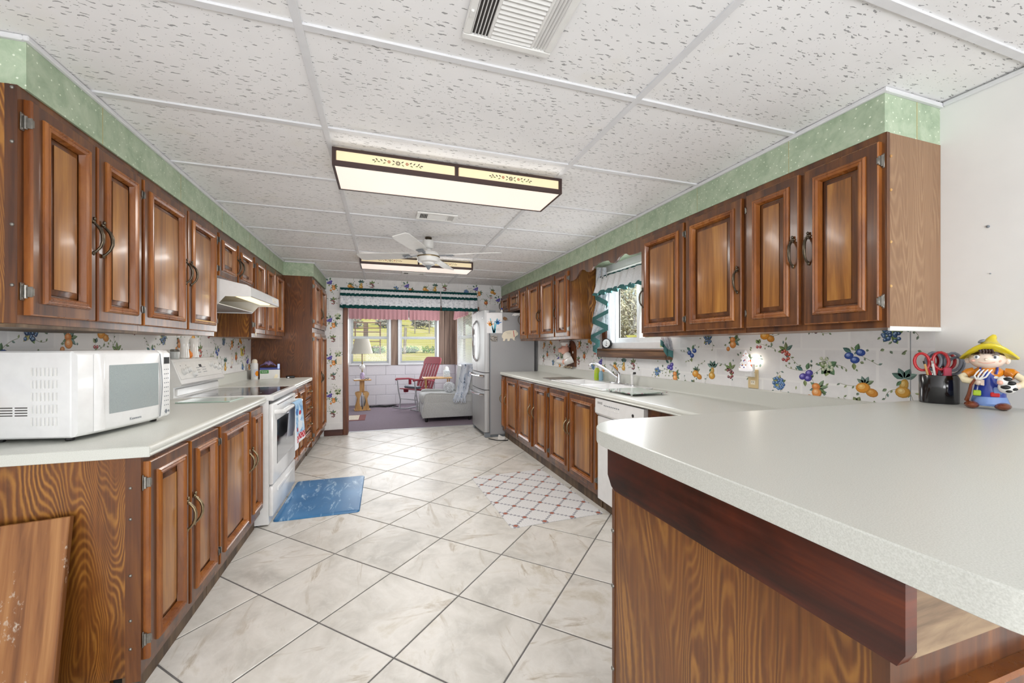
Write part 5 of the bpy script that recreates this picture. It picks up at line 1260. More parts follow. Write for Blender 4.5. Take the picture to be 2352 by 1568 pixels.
k = MB(); k.tube([(-.215, -.085, .055), (.03, -.085, .055)], [.032, .032], 20); k.build('towel_roll', 'white_plastic', t)
k = MB(); k.tube([(.06, -.03, .09), (.045, -.07, .07), (.02, -.09, .055)], [.045, .042, .036], 14); k.build('sleeve', 'ceramic', t); k = MB(); k.ell((-.01, -.1, .055), (.025, .03, .032), 10, 7); k.build('hand', 'pinkish', t)
k = MB(); k.ell((.055, -.022, .17), (.014, .006, .016), 10, 6); k.build('daisy', 'ceramic', t)
k = MB()
for i in range(8): k.ell((-.16 + i * .03, -.03 - .006 * (i % 2), -.012 + .006 * (i % 3)), (.016, .012, .010), 8, 5)
stuff(k.build('flower_garland', plain('garland_mixed', '#c9b59a', .6, var=.6, scale=60), t))
# ---- outlet with christmas tree night light
t = thing('wall_outlet', 'beige wall outlet plate behind the christmas tree night light', 'outlet', (WR, 1.885, 1.075), R(-90))
k = MB(); k.bbox(-.036, .036, -.006, 0, -.058, .058, .003); pl_ = k.build('cover_plate', plain('beige_plate', '#d8c193', .4), t)
for zz in (-.022, .024):
    k = MB(); k.bbox(-.016, .016, -.008, -.005, zz - .013, zz + .013, .004); so_ = k.build('socket', 'cream', pl_)
    for xx in (-.006, .006): k = MB(); k.box(xx - .001, xx + .001, -.0085, -.0075, zz - .002, zz + .007); k.build('slot', 'black', so_, smooth=0)
t = thing('night_light', 'clear christmas tree night light with coloured beads, lit', 'night light', (WR - .008, 1.895, 1.10), R(-90))
k = MB(); k.bbox(-.02, .025, -.03, .0, -.012, .022, .004); k.build('plug_base', 'white_plastic', t)
def frosted(name, c, st): 
    tt = NT(name, .25, coat=.4); v = tt.coord((50, 50, 50)); n = tt.noise(v, 1, 2); tt.color(tt.ramp(n, [(.3, c), (.7, '#f4f4f4')])); tt.emit(c, st); return tt.m
k = MB(); k.lathe([(.02, .02), (.045, .025), (.048, .035), (.03, .06), (.038, .066), (.024, .09), (.03, .096), (.016, .118), (.02, .122), (.006, .146), (.001, .15)], 18, (-.012, -.032, 0), 1, .6); tr = k.build('tree', frosted('lit_frosted_tree', '#e6e2e6', .35), t)
rr = random.Random(2)
for i in range(16):
    a, z = rr.uniform(R(180), R(360)), rr.uniform(.03, .13); rad = .043 * (1 - (z - .03) / .14); k = MB(); k.ell((-.012 + rad * math.cos(a), -.032 + rad * .62 * math.sin(a), z), (.004, .004, .004), 6, 4); k.build('bead', ('red_glaze', 'blue_glaze', 'green_glaze', 'orange_glaze')[i % 4], tr)
k = MB(); k.ell((.032, -.018, .085), (.012, .012, .022), 10, 8); k.build('bulb', emitter('night_light_bulb', '#fff6e4', 14.0), t)
k = MB(); k.tube([(.032, -.018, .02), (.032, -.018, .068)], [.007, .009], 8); k.build('bulb_socket', 'white_plastic', t)
# ---- switch plate on the far wall
t = thing('light_switch', 'cream light switch plate on the wallpaper by the doorway', 'switch', (-.60, FAR, 1.08)); k = MB(); k.bbox(-.036, .036, -.006, 0, -.058, .058, .003); k.build('cover_plate', 'cream', t); k = MB(); k.bbox(-.005, .005, -.014, -.005, -.006, .012, .002); k.build('toggle', 'white_plastic', t)
# ================================================================== CURTAINS
M['cloth_white'] = plain('white_lace_cloth', '#eceef2', .9, var=.08, scale=120, bump=.3, spec=.1)
M['cloth_green'] = plain('deep_green_ruffle', '#1b4a4a', .85, var=.25, scale=90, spec=.1)
M['cloth_teal'] = plain('teal_trim_cloth', '#4a7575', .85, var=.12, scale=60, spec=.1)
M['cloth_pink'] = plain('dusty_pink_cloth', '#bd8f92', .9, var=.06, scale=60, spec=.1)
def lace():
    t = NT('grey_scene_print_cloth', .9, spec=.1); v = t.coord((1, 1, 1), rnd=False); n = t.noise(v, 30, 4, .65); t.color(t.ramp(n, [(.36, '#b9bfc8'), (.46, '#e4e7ee'), (.6, '#eef0f5'), (.68, '#c9ced8')])); return t.m
M['cloth_lace'] = lace()
def ruffle(name, m_, par, L, z0, z1, y0, y1, amp, freq, ph=0, n=None, top_amp=None):
    """cloth along local x from 0..L; top z1 at y1, bottom z0 at y0"""
    n = n or int(freq * 6 * 1); rr = random.Random(int(ph * 97) + int(L * 1000)); ja = [rr.uniform(.5, 1.3) for _ in range(n + 2)]; jz = [rr.uniform(-1, 1) for _ in range(n + 2)]
    ta = amp * .3 if top_amp is None else top_amp
    def f(u, v):
        i = int(round(u * n)); A = (ta + (amp - ta) * (1 - v)) * ja[i]; w = math.sin(u * freq * 2 * math.pi + ph + jz[i // 3] * .5)
        return (u * L, y0 + (y1 - y0) * v - A * (w + 1) * .5, z0 + (z1 - z0) * v + (amp * .35 * w + .004 * jz[i]) * (1 - v) * .6)
    return MB().sheet(f, n, 5).build(name, m_, par, smooth=180)
def door_valance(x0, x1, label, ph):
    t = thing('window_valance', label, 'curtain', (x0, FAR - .02, 0), None, 'ruffled valances over the doorway'); L = x1 - x0
    k = MB(); k.tube([(0, -.012, 2.112), (L, -.012, 2.112)], .006, 6); k.build('curtain_rod', 'white_plastic', t)
    ruffle('top_ruffle', 'cloth_green', t, L, 2.092, 2.125, -.03, -.03, .012, L * 24, ph, top_amp=.01)
    ruffle('white_band', 'cloth_white', t, L, 2.035, 2.10, -.045, -.022, .012, L * 16, ph)
    ruffle('middle_ruffle', 'cloth_green', t, L, 2.005, 2.047, -.062, -.048, .014, L * 18, ph, top_amp=.006)
    ruffle('printed_band', 'cloth_lace', t, L, 1.865, 2.025, -.075, -.045, .020, L * 12, ph)
    ruffle('bottom_ruffle', 'cloth_green', t, L, 1.826, 1.878, -.095, -.080, .016, L * 15, ph, top_amp=.01)
door_valance(-.585, .835, 'white tiered doorway valance with dark green ruffles, longer piece by the pantry', .4)
door_valance(.85, 1.415, 'white tiered doorway valance with dark green ruffles, shorter piece by the refrigerator', 1.7)
def pink(x0, x1, label, loc=None, rot=None, ph=0):
    t = thing('pink_curtain', label, 'curtain', loc or (x0, SUN - .05, 0), rot, 'dusty pink valances in the sunroom'); L = x1 - x0
    k = MB(); k.tube([(0, -.01, 2.10), (L, -.01, 2.10)], .006, 6); k.build('curtain_rod', 'white_plastic', t)
    ruffle('cloth', 'cloth_pink', t, L, 1.87, 2.12, -.03, -.02, .03, L * 11, ph)
pink(-.70, .535, 'dusty pink valance over the sunroom window behind the lamp'); pink(.55, 1.22, 'dusty pink valance over the sunroom window behind the red chair', ph=1.0)
pink(0, 1.5, 'dusty pink valance on the sunroom side window behind the refrigerator', (SX1 - .05, 8.78, 0), R(-90), 2.0)
# sink window: ruffled top and two jabots
t = thing('window_curtain', 'white lace sink window curtain with teal trimmed ruffles and cascades', 'curtain', (2.075, 3.53, 0), R(-90))
k = MB(); k.tube([(-.10, .02, 2.0), (.98, .02, 2.0)], .006, 6); k.build('curtain_rod', 'white_plastic', t)
ruffle('header_ruffle', 'cloth_green', t, .96, 1.935, 1.975, -.01, 0, .028, 13, .3, top_amp=.012)
ruffle('lace_ruffle', 'cloth_white', t, .96, 1.80, 1.955, -.055, -.03, .04, 9, .8, top_amp=.015)
ruffle('trim_ruffle', 'cloth_teal', t, .96, 1.775, 1.82, -.075, -.055, .045, 8, 1.4, top_amp=.03)
def jabot(par, pts_left, pts_right, trims, X):
    """pleated cascade: rows given as pixel rows on plane X, ribbons along trims"""
    inv = par.matrix_basis.inverted(); rows_ = []
    for (pl, pr) in zip(pts_left, pts_right): rows_.append([inv @ (PX(pl[0] + (pr[0] - pl[0]) * i / 8, pl[1] + (pr[1] - pl[1]) * i / 8, X - .022 * math.sin(i * 1.6 + pl[1] * .05))) for i in range(9)])
    k = MB(); k.rings(rows_, False, False, False); k.build('cascade', 'cloth_lace', par, smooth=180)
    for (p, q, w_) in trims:
        n_ = 8; a_ = [inv @ PX(p[0] + (q[0] - p[0]) * i / n_, p[1] + (q[1] - p[1]) * i / n_, X - .03 - .02 * math.sin(i / n_ * 3.14)) for i in range(n_ + 1)]
        b_ = [v + Vector((0, 0, -w_)) for v in a_]; k = MB(); k.rings([a_, b_], False, False, False); k.build('ribbon_trim', 'cloth_teal', par, smooth=180)
bpy.context.view_layer.update()
Z = lambda x, y: (1340 + x / 5.6, 580 + y / 5.6)
jabot(t, [Z(165, 190), Z(160, 330), Z(150, 560), Z(165, 640), Z(115, 850), Z(130, 900), Z(95, 1070), Z(125, 1240)], [Z(300, 190), Z(305, 330), Z(312, 480), Z(312, 640), Z(316, 740), Z(312, 940), Z(230, 1010), Z(165, 1262)],
      [(Z(320, 462), Z(150, 535), .03), (Z(150, 540), Z(315, 625), .05), (Z(318, 640), Z(290, 685), .03), (Z(320, 725), Z(115, 835), .04), (Z(115, 840), Z(318, 930), .055), (Z(318, 950), Z(95, 1060), .035), (Z(95, 1065), Z(212, 1125), .055), (Z(212, 1140), Z(120, 1205), .05), (Z(120, 1205), Z(175, 1230), .05)], 2.07)
jabot(t, [Z(995, 1090), Z(1010, 1140), Z(1040, 1180), Z(1075, 1240)], [Z(1120, 1090), Z(1140, 1140), Z(1150, 1200), Z(1155, 1270)], [(Z(990, 1115), Z(1035, 1150), .045), (Z(1030, 1165), Z(1090, 1250), .06), (Z(1070, 1235), Z(1155, 1265), .05)], 2.07)
# ================================================================== REFRIGERATOR MAGNETS AND PAPERS (near side of the fridge)
FS = FY0 - .0015
def onf(px_, py_): return PY(px_, py_, FS)
def flat(name, label, cat, outline, matn, th=.003, group=None):
    P3 = [onf(*p) for p in outline]; cx = sum(p.x for p in P3) / len(P3); cz = sum(p.z for p in P3) / len(P3)
    k = MB(); k.prism([(p.x - cx, p.z - cz) for p in P3], -th, 0); o = k.build(name, matn, None, (cx, FS, cz), smooth=0)
    return tag(o, label, cat, group), (cx, cz)
ZF = lambda x, y: (1050 + x / 4.61, 680 + y / 4.61)
o, (cx, cz) = flat('child_drawing', 'white paper with orange and blue handprint flowers on the refrigerator', 'drawing', [ZF(312, 176), ZF(478, 175), ZF(478, 391), ZF(314, 391)], plain('white_paper', '#eeeff2', .7), .001)
def dec(name, pts, c):
    k = MB(); k.prism([((onf(*p).x - cx), (onf(*p).z - cz)) for p in pts], -.0016, -.0009); k.build(name, c, o, smooth=0)
cy_ = plain('cyan_ink', '#55b4cc', .7); or_ = plain('orange_ink', '#eb9a3c', .7); bl_ = plain('blue_ink', '#2a7cc8', .7)
def stroke(p, q, w, c, name='stroke'):
    d = Vector((q[0] - p[0], q[1] - p[1])); n_ = Vector((-d.y, d.x)).normalized() * w; dec(name, [ZF(p[0] + n_.x, p[1] + n_.y), ZF(q[0] + n_.x * .6, q[1] + n_.y * .6), ZF(q[0] - n_.x * .6, q[1] - n_.y * .6), ZF(p[0] - n_.x, p[1] - n_.y)], c)
for p, q, w in (((388, 388), (350, 235), 6), ((390, 388), (400, 270), 6), ((392, 385), (425, 235), 6), ((386, 388), (372, 330), 9), ((395, 388), (405, 345), 9)): stroke(p, q, w, cy_)
for bx, by, c in ((350, 302, or_), (432, 285, bl_)):
    dec('palm_print', [ZF(bx + 17 * math.cos(i * .628), by + 15 * math.sin(i * .628)) for i in range(10)], c)
    for a in (-150, -118, -92, -62, -15): stroke((bx + 10 * math.cos(R(a)), by + 10 * math.sin(R(a))), (bx + 40 * math.cos(R(a)), by + 40 * math.sin(R(a))), 5, c, 'finger_print')
for yy in (345, 358): stroke((418, yy), (452, yy + 2), 1.0, M['grey_plastic'], 'pencil_line')
ZP = lambda x, y: (740 + x / 3.734, 600 + y / 3.734)
pig = [(1540, 640), (1552, 612), (1575, 598), (1605, 592), (1640, 592), (1652, 588), (1660, 592), (1668, 602), (1680, 615), (1678, 632), (1662, 640), (1652, 650), (1648, 672), (1660, 678), (1640, 676), (1630, 662), (1612, 660), (1606, 682), (1590, 684), (1588, 664), (1572, 664), (1566, 684), (1550, 682), (1552, 662), (1543, 655)]
o, (cx, cz) = flat('pig_magnet', 'white wooden pig shaped magnet with red collar', 'magnet', [ZP(*p) for p in pig], 'cream', .006)
def dec2(name, pts, c, th=.0068):
    k = MB(); k.prism([((onf(*ZP(*p)).x - cx), (onf(*ZP(*p)).z - cz)) for p in pts], -th, -th + .0012); k.build(name, c, o, smooth=0)
dec2('collar', [(1636, 594), (1640, 594), (1648, 648), (1644, 650)], 'red_glaze'); dec2('eye', [(1664, 606), (1668, 606), (1668, 610), (1664, 610)], 'black')
for i, yy in enumerate((606, 618)): dec2('script_line', [(1572 + i * 12, yy), (1618, yy - 2), (1618, yy + 2), (1572 + i * 12, yy + 4)], plain('faded_script', '#cfc8b4', .7) if i == 0 else bpy.data.materials['faded_script'])
flat('photo_magnet', 'square black and white photo magnet under the drawing', 'magnet', [ZP(1443, 636), ZP(1500, 636), ZP(1500, 684), ZP(1443, 684)], plain('mottled_photo', '#9a9690', .5, var=.9, scale=60), .006)
flat('fridge_magnet', 'small brown magnet beside the handprint drawing', 'magnet', [ZP(1548, 486), ZP(1560, 474), ZP(1578, 482), ZP(1586, 494), ZP(1572, 508), ZP(1556, 504)], plain('brown_bread', '#7b5a3c', .6, var=.4, scale=80), .012)
flat('fridge_magnet', 'flat white magnet near the refrigerator top edge', 'magnet', [ZP(1626, 466), ZP(1634, 452), ZP(1650, 446), ZP(1698, 446), ZP(1700, 462), ZP(1690, 468), ZP(1680, 462), ZP(1650, 470), ZP(1640, 464)], 'ceramic', .006)
t = thing('small_figure', 'small blue and white figure on top of the refrigerator', 'figurine', (1.62, FY0 + .06, 1.765)); k = MB(); k.lathe([(.018, 0), (.02, .01), (.012, .035), (.004, .045)], 12); k.build('skirt', 'ceramic', t); k = MB(); k.ell((0, 0, .055), (.012, .012, .014), 10, 7); k.build('head', 'blue_glaze', t)
# paper and cord on the floor beside the fridge
fl = PZ(1143, 996, 0)
k = MB(); k.sheet(lambda u, v: (.10 * u, .16 * v, .02 + .035 * (1 - u) * v + .004 * math.sin(9 * u)), 6, 6); tag(k.build('paper_scrap', plain('white_slip', '#e6e4e0', .7), None, (1.49, 5.26, -.015), R(-20), smooth=180), 'white paper slip lying on the tiles by the refrigerator foot', 'paper')
k = MB(); k.tube([(1.39, 5.36, .006), (1.43, 5.29, .006), (1.475, 5.225, .006), (1.54, 5.195, .006), (1.60, 5.185, .006), (1.62, 5.205, .006)], .006, 6); tag(k.build('power_cord', 'black', None, smooth=60), 'black cord coiled on the tiles beside the refrigerator', 'cord')
# ================================================================== BAR: PEN CUP AND FIGURINE
cup = thing('pen_cup', 'glossy black oval cup holding scissors and pencils', 'cup', (2.088, .985, BT), R(-60))
k = MB(); k.lathe([(.064, 0), (.067, .003), (.067, .108), (.0655, .11), (.064, .108), (.063, .006), (.0, .005)], 32, (0, 0, 0), .84, .66); k.build('cup_wall', 'blackgloss', cup)
mat('red_plastic', '#c2242c', .3); mat('slate_plastic', '#7d8490', .35); mat('pink_plastic', '#d03a5c', .3)
def cup_at(u, w): return (2.088 + .5 * u + .866 * w, .985 - .866 * u + .5 * w, BT + .006)
def scissors(label, loc, rz, tilt, m_, s=1.0):
    t = thing('scissors', label, 'scissors', loc, (R(tilt[0]), R(tilt[1]), R(rz)), 'scissors in the black cup')
    for sg in (-1, 1):
        k = MB(); pts = [(sg * (.004 + .022 * s * (1 - math.cos(q)) / 2 + .006 * math.sin(q)), 0, .098 + .033 * s + .036 * s * -math.cos(q)) for q in [i * 2 * math.pi / 16 for i in range(17)]]
        pts = [(sg * (.026 * s + .021 * s * math.cos(q)), .0, .158 + .034 * s * math.sin(q)) for q in [i * 2 * math.pi / 16 + .6 for i in range(17)]]
        k.tube(pts, .0052, 8, False); k.tube([(sg * .014 * s, 0, .132), (sg * .006, 0, .104)], [.0054, .0056], 8); k.build('finger_loop', m_, t)
        k = MB(); k.prism([(sg * .008, .108), (sg * -.002, .11), (sg * -.004, .012), (sg * .001, .004)], -.001 + sg * .0012, .001 + sg * .0012); k.build('blade', 'chrome', t)
    return t
scissors('red handled scissors standing in the black cup', cup_at(-.008, -.0125), -60, (0, -5), 'red_plastic', 1.0)
scissors('grey handled scissors upright in the middle of the black cup', cup_at(.006, .0005), -60, (0, 2), 'slate_plastic', 1.0)
scissors('grey handled scissors leaning out toward the farm boy figurine', cup_at(-.034, .0135), -60, (0, 19), 'slate_plastic', 1.05)
scissors('red handled scissors behind the grey ones in the black cup', cup_at(.0, .0265), -60, (0, 2), 'red_plastic', .85)
def pencil(label, loc, rot, m_, tip):
    t = thing('pencil', label, 'pencil', loc, rot); k = MB(); k.tube([(0, 0, 0), (0, 0, .15)], .0036, 6); k.build('barrel', m_, t); k = MB(); k.tube([(0, 0, .15), (0, 0, .162)], .0037, 8); k.build('ferrule', tip, t)
pencil('yellow wooden pencil leaning at the rim of the black cup', cup_at(-.012, -.026), (0, R(-11), R(-60)), 'oak', 'black'); pencil('white pen leaning beside the red scissors', cup_at(.002, -.026), (0, R(-8), R(-60)), 'white_plastic', 'chrome')
k = MB(); k.bbox(-.011, .011, -.0045, .0045, 0, .135, .003); tag(k.build('red_marker', 'pink_plastic', None, cup_at(.021, -.0245), (0, 0, R(-60))), 'flat red marker standing in the black cup', 'marker')

fg = thing('farm_boy_figurine', 'glazed farm boy figurine in yellow hat holding a spotted cow', 'figurine', (2.062, .838, BT), R(-68)); fg.scale = (.74, 1, 1)
def zc(x, z): return ((x - 1355) * .000209, (1420 - z) * .000209)
# shoes
for (x, z, sx) in ((1100, 1325, .026), (1560, 1375, .028)):
    px_, pz_ = zc(x, z); k = MB(); k.ell((px_, -.022, .0135), (sx, .034, .0135), 14, 8); k.build('shoe', 'brown_glaze', fg)
# trouser cuffs and overalls as lofted ovals
def loft(levels, n=24): 
    k = MB(); k.rings([[(cx + rx * math.cos(2 * math.pi * i / n), cy + ry * math.sin(2 * math.pi * i / n), z) for i in range(n)] for (cx, cy, rx, ry, z) in levels]); return k
loft([(.003, 0, .058, .036, .012), (.004, 0, .063, .04, .02), (.002, 0, .055, .036, .044)]).build('trouser_cuff', 'pale_blue_glaze', fg)
loft([(.003, 0, .053, .035, .042), (.002, 0, .052, .036, .06), (.0, 0, .044, .034, .085), (-.002, 0, .036, .031, .105), (-.002, 0, .036, .030, .125), (-.002, 0, .03, .026, .14)]).build('overalls', 'blue_glaze', fg)
loft([(-.001, .002, .037, .0295, .112), (-.001, .002, .052, .031, .126), (.0, .002, .052, .029, .137), (0, .002, .03, .024, .150), (0, .002, .018, .018, .158)]).build('shirt', 'orange_glaze', fg)
for sx in (-1, 1):
    k = MB(); k.tube([(sx * .022, -.031, .125), (sx * .026, -.028, .138), (sx * .026, -.012, .15)], [.006, .006, .005], 8, True, .6); k.build('strap', 'blue_glaze', fg)
# arms
k = MB(); k.tube([(-.048, 0, .132), (-.066, -.006, .126), (-.074, -.012, .118)], [.015, .017, .017], 12); k.build('sleeve', 'orange_glaze', fg)
k = MB(); k.tube([(-.072, -.012, .12), (-.086, -.018, .112), (-.078, -.026, .102), (-.055, -.034, .098), (-.036, -.036, .097)], [.012, .0125, .0125, .011, .01], 12); k.build('arm', 'cream_glaze', fg)
k = MB(); k.ell((-.03, -.038, .096), (.017, .011, .012), 12, 8); hd = k.build('hand', 'skin_glaze', fg)
for i in range(4): k = MB(); k.tube([(-.024, -.046, .103 - i * .005), (-.014, -.048, .102 - i * .005), (-.016, -.043, .101 - i * .005)], [.003, .003, .0025], 6); k.build('finger', 'skin_glaze', hd)
k = MB(); k.tube([(.05, 0, .132), (.07, -.004, .128), (.08, -.01, .12)], [.015, .018, .018], 12); k.build('sleeve', 'orange_glaze', fg)
k = MB(); k.tube([(.082, -.01, .122), (.1, -.014, .11), (.106, -.02, .1), (.1, -.03, .092), (.086, -.036, .088)], [.012, .0125, .0125, .011, .01], 12); k.build('arm', 'cream_glaze', fg)
k = MB(); k.ell((.084, -.04, .087), (.014, .011, .012), 12, 8); hd = k.build('hand', 'skin_glaze', fg)
for i in range(4): k = MB(); k.tube([(.08, -.048, .094 - i * .005), (.07, -.05, .093 - i * .005), (.068, -.046, .092 - i * .005)], [.003, .003, .0025], 6); k.build('finger', 'skin_glaze', hd)
# head, face, hair
k = MB(); k.ell((-.005, -.004, .178), (.06, .046, .036), 22, 14); hd = k.build('head', 'skin_glaze', fg)
for sx in (-1, 1):
    k = MB(); k.ell((-.005 + sx * .062, .004, .174), (.011, .007, .014), 10, 7); k.build('ear', 'skin_glaze', hd)
    k = MB(); k.ell((-.008 + sx * .029, -.0435, .185), (.0105, .005, .0075), 12, 7); ey = k.build('eye', 'ceramic', hd)
    k = MB(); k.ell((-.009 + sx * .029, -.0478, .185), (.0048, .0018, .0055), 10, 6); k.build('iris', 'slate_plastic', ey)
    k = MB(); k.ell((-.009 + sx * .029, -.0494, .185), (.002, .001, .0025), 8, 5); k.build('pupil', 'black', ey)
    k = MB(); k.tube([(-.008 + sx * .018, -.0465, .191), (-.008 + sx * .028, -.0468, .1945), (-.008 + sx * .041, -.042, .191)], .0011, 6); k.build('eyelash', 'dark_hair_glaze', hd)
    k = MB(); k.ell((-.008 + sx * .04, -.036, .172), (.008, .004, .005), 8, 5); k.build('cheek', 'pinkish', hd)
k = MB(); k.ell((-.008, -.05, .177), (.006, .005, .005), 10, 7); k.build('nose', 'skin_glaze', hd)
k = MB(); k.tube([(-.032, -.0425, .168), (-.018, -.0475, .164), (-.004, -.0485, .163), (.010, -.047, .165), (.02, -.0445, .168)], .0014, 6); k.build('mouth', 'pinkish', hd)
k = MB(); k.ell((-.004, .004, .195), (.062, .048, .03), 18, 10); k.build('hair', 'dark_hair_glaze', fg)
for i in range(5): k = MB(); k.tube([(-.025 + i * .009, -.036, .216), (-.027 + i * .009, -.048, .21), (-.025 + i * .0095, -.05, .202), (-.021 + i * .0095, -.046, .199)], [.004, .0055, .005, .003], 8); k.build('hair_curl', 'dark_hair_glaze', fg)
# hat: brim curves up over the face, crown rises to a bent tip
def hatring(r, zz, lift, cx=0.0, cy=.004):
    o = []
    for i in range(32):
        a = 2 * math.pi * i / 32; x = r[0] * math.cos(a); y = r[1] * math.sin(a); o.append((cx + x, cy + y, zz + lift * max(0, -math.sin(a)) ** 1.0 * (1 - abs(math.cos(a)) ** 2.2) - .014 * abs(math.cos(a)) ** 3))
    return o
k = MB(); k.rings([hatring((.092, .066), .190, .032), hatring((.096, .070), .195, .034), hatring((.093, .067), .200, .034), hatring((.07, .052), .212, .022), hatring((.056, .044), .222, .014), hatring((.044, .036), .234, .006, .002), hatring((.03, .026), .247, .0, .004), hatring((.018, .016), .258, 0, .008), hatring((.011, .010), .265, 0, .014), hatring((.006, .006), .264, 0, .02)])
k.build('hat', 'yellow_glaze', fg, smooth=80)
k = MB(); k.ell((-.022, -.026, .241), (.013, .006, .006), 10, 6, Matrix.Rotation(R(-20), 3, 'Y')); k.build('hat_patch', 'slate_plastic', fg)
# patches
k = MB(); k.bbox(-.049, -.023, -.0395, -.033, .047, .067, .003); k.build('patch', 'green_glaze', fg)
k = MB(); k.bbox(.005, .034, -.0405, -.034, .046, .062, .003); k.build('patch', 'red_glaze', fg)
k = MB(); k.bbox(.014, .042, -.0405, -.032, .056, .080, .004); k.build('patch', 'pale_blue_glaze', fg)
# pitchfork
k = MB(); k.tube([(-.043, -.05, .105), (-.055, -.044, .085), (-.062, -.03, .05), (-.07, -.02, .026)], [.005, .0055, .007, .008], 8); k.build('pitchfork_handle', 'brown_glaze', fg)
for i in range(4): k = MB(); k.tube([(-.037 + i * .003, -.049, .106), (-.044 + i * .012, -.052, .118 - i * .001), (-.036 + i * .0125, -.052, .131), (-.026 + i * .0125, -.05, .142)], [.003, .0032, .003, .0018], 8); k.build('pitchfork_tine', 'ceramic', fg)
# cow
cw = MB(); cw.ell((.056, -.052, .082), (.03, .02, .022), 14, 9); cwo = cw.build('cow', 'ceramic', fg)
k = MB(); k.ell((.042, -.066, .104), (.018, .016, .017), 12, 8); k.build('cow_head', 'ceramic', cwo); k = MB(); k.ell((.034, -.08, .099), (.010, .008, .008), 10, 7); k.build('cow_muzzle', 'pinkish', cwo)
for (x, y, z, r_) in ((.056, -.078, .112, .011), (.066, -.068, .098, .012), (.05, -.071, .084, .012), (.075, -.064, .078, .009), (.06, -.068, .07, .008)): k = MB(); k.ell((x, y, z), (r_ * 1.3, .005, r_ * .6), 10, 6); k.build('cow_spot', 'black', cwo)
for sx in (-1, 1): k = MB(); k.ell((.042 + sx * .019, -.062, .115), (.008, .004, .005), 8, 6); k.build('cow_ear', 'ceramic', cwo)
# ================================================================== SUNROOM FURNITURE
def fabric(name, a, b, sc=250):
    t = NT(name, .95, spec=.1); v = t.coord(); n = t.noise(v, sc, 3, .7); t.color(t.ramp(n, [(.32, a), (.68, b)])); t.bump(n, .5, .002); return t.m
M['tweed'] = fabric('pale_grey_tweed', '#a9abab', '#d3d5d4', 120); M['redchair'] = plain('crimson_plastic', '#7d0c26', .6, var=.06); M['shade'] = fabric('ivory_lamp_shade', '#c9c4b6', '#d8d4c8', 200)
def plaidcloth():
    t = NT('ink_splash_throw', .95, spec=.1); v = t.coord((12, 12, 4), rnd=False); n = t.noise(v, 1, 4, .6, 1.0); t.color(t.ramp(n, [(.34, '#2d3038'), (.39, '#9fb0c8'), (.47, '#dfe5ee'), (.64, '#cdd5e2'), (.70, '#5a6272')], 'LINEAR')); return t.m
# ---- side table with lamp
t = thing('side_table', 'oak pedestal side table with magazine rack under the lamp', 'table', (-.405, 8.62, 0), R(8))
k = MB(); k.bbox(-.165, .165, -.15, .15, .60, .622, .006); k.build('table_top', 'oak', t)
k = MB(); k.bbox(-.045, .045, -.02, .02, .36, .602, .004); k.build('pedestal', 'oak', t)
k = MB(); k.bbox(-.15, .15, -.13, .13, 0, .025, .006); k.build('base', 'oak', t)
lyre = [(-.12, .02), (.12, .02), (.13, .06), (.10, .16), (.09, .24), (.125, .32), (.12, .36), (.06, .375), (.05, .33), (.03, .355), (0, .36), (-.03, .355), (-.05, .33), (-.06, .375), (-.12, .36), (-.125, .32), (-.09, .24), (-.10, .16), (-.13, .06)]
hole = [(0.05 * math.cos(a), .2 + .1 * math.sin(a) * (1 if math.sin(a) > 0 else .8)) for a in [i * math.pi / 8 for i in range(16)]]
for yy in (-.10, .09):
    L_ = lyre[:]; k = MB()
    for sg in (-1, 1): k.prism([(sg * x, z) for x, z in [(.012, .02), (.12, .02), (.13, .06), (.10, .16), (.09, .24), (.125, .32), (.12, .36), (.06, .372), (.012, .36), (.03, .31), (.055, .24), (.06, .16), (.04, .09), (.012, .07)]], yy, yy + .014)
    k.build('rack_panel', 'oak', t)
for i, (x, c) in enumerate(((-.03, 'white_plastic'), (-.005, 'slate_plastic'), (.02, 'cream'), (.04, 'grey_plastic'))):
    o = MB().bbox(-.004, .004, -.08, .085, 0, .26, .001).build('magazine', c, None, (-.405 + x, 8.62, .028), (0, R(4 * (i - 1)), R(8))); tag(o, ('white', 'slate grey', 'cream', 'dark grey')[i] + ' magazine standing in the side table rack', 'magazine', 'magazines in the side table rack')
t = thing('table_lamp', 'table lamp with tapered ivory shade and glass globe stem', 'lamp', (-.40, 8.62, .622))
k = MB(); k.lathe([(.045, 0), (.05, .006), (.04, .02), (.045, .06), (.04, .11), (.015, .14)], 18); k.build('base', plain('floral_porcelain', '#b9a6c6', .3, var=.5, scale=70), t)
k = MB(); k.lathe([(.012, .13), (.016, .17), (.01, .19)], 14); k.build('lower_stem', 'brass', t)
k = MB(); k.ell((0, 0, .245), (.055, .055, .055), 18, 12); k.build('globe', 'ceramic', t)
k = MB(); k.tube([(0, 0, .295), (0, 0, .56)], .014, 10); k.build('upper_stem', 'brass', t)
k = MB(); k.lathe([(.205, .515), (.207, .518), (.125, .815), (.122, .815), (.2, .52)], 32); k.build('shade', 'shade', t)
o = MB().bbox(-.065, .065, -.05, .05, 0, .012, .001).build('magazine', 'white_plastic', None, (-.495, 8.535, .622), R(20)); tag(o, 'white booklet lying flat on the side table top', 'magazine')
t = thing('eyeglasses', 'folded black eyeglasses on the side table', 'eyeglasses', (-.32, 8.53, .622), R(15)); 
for sx in (-1, 1): k = MB(); k.tube([(sx * .03 + .022 * math.cos(a), 0, .02 + .018 * math.sin(a)) for a in [i * .628 for i in range(11)]], .0035, 6); k.build('rim', 'black', t)
k = MB(); k.tube([(-.05, .01, .012), (.05, .012, .012)], .004, 6); k.build('temple', 'black', t)
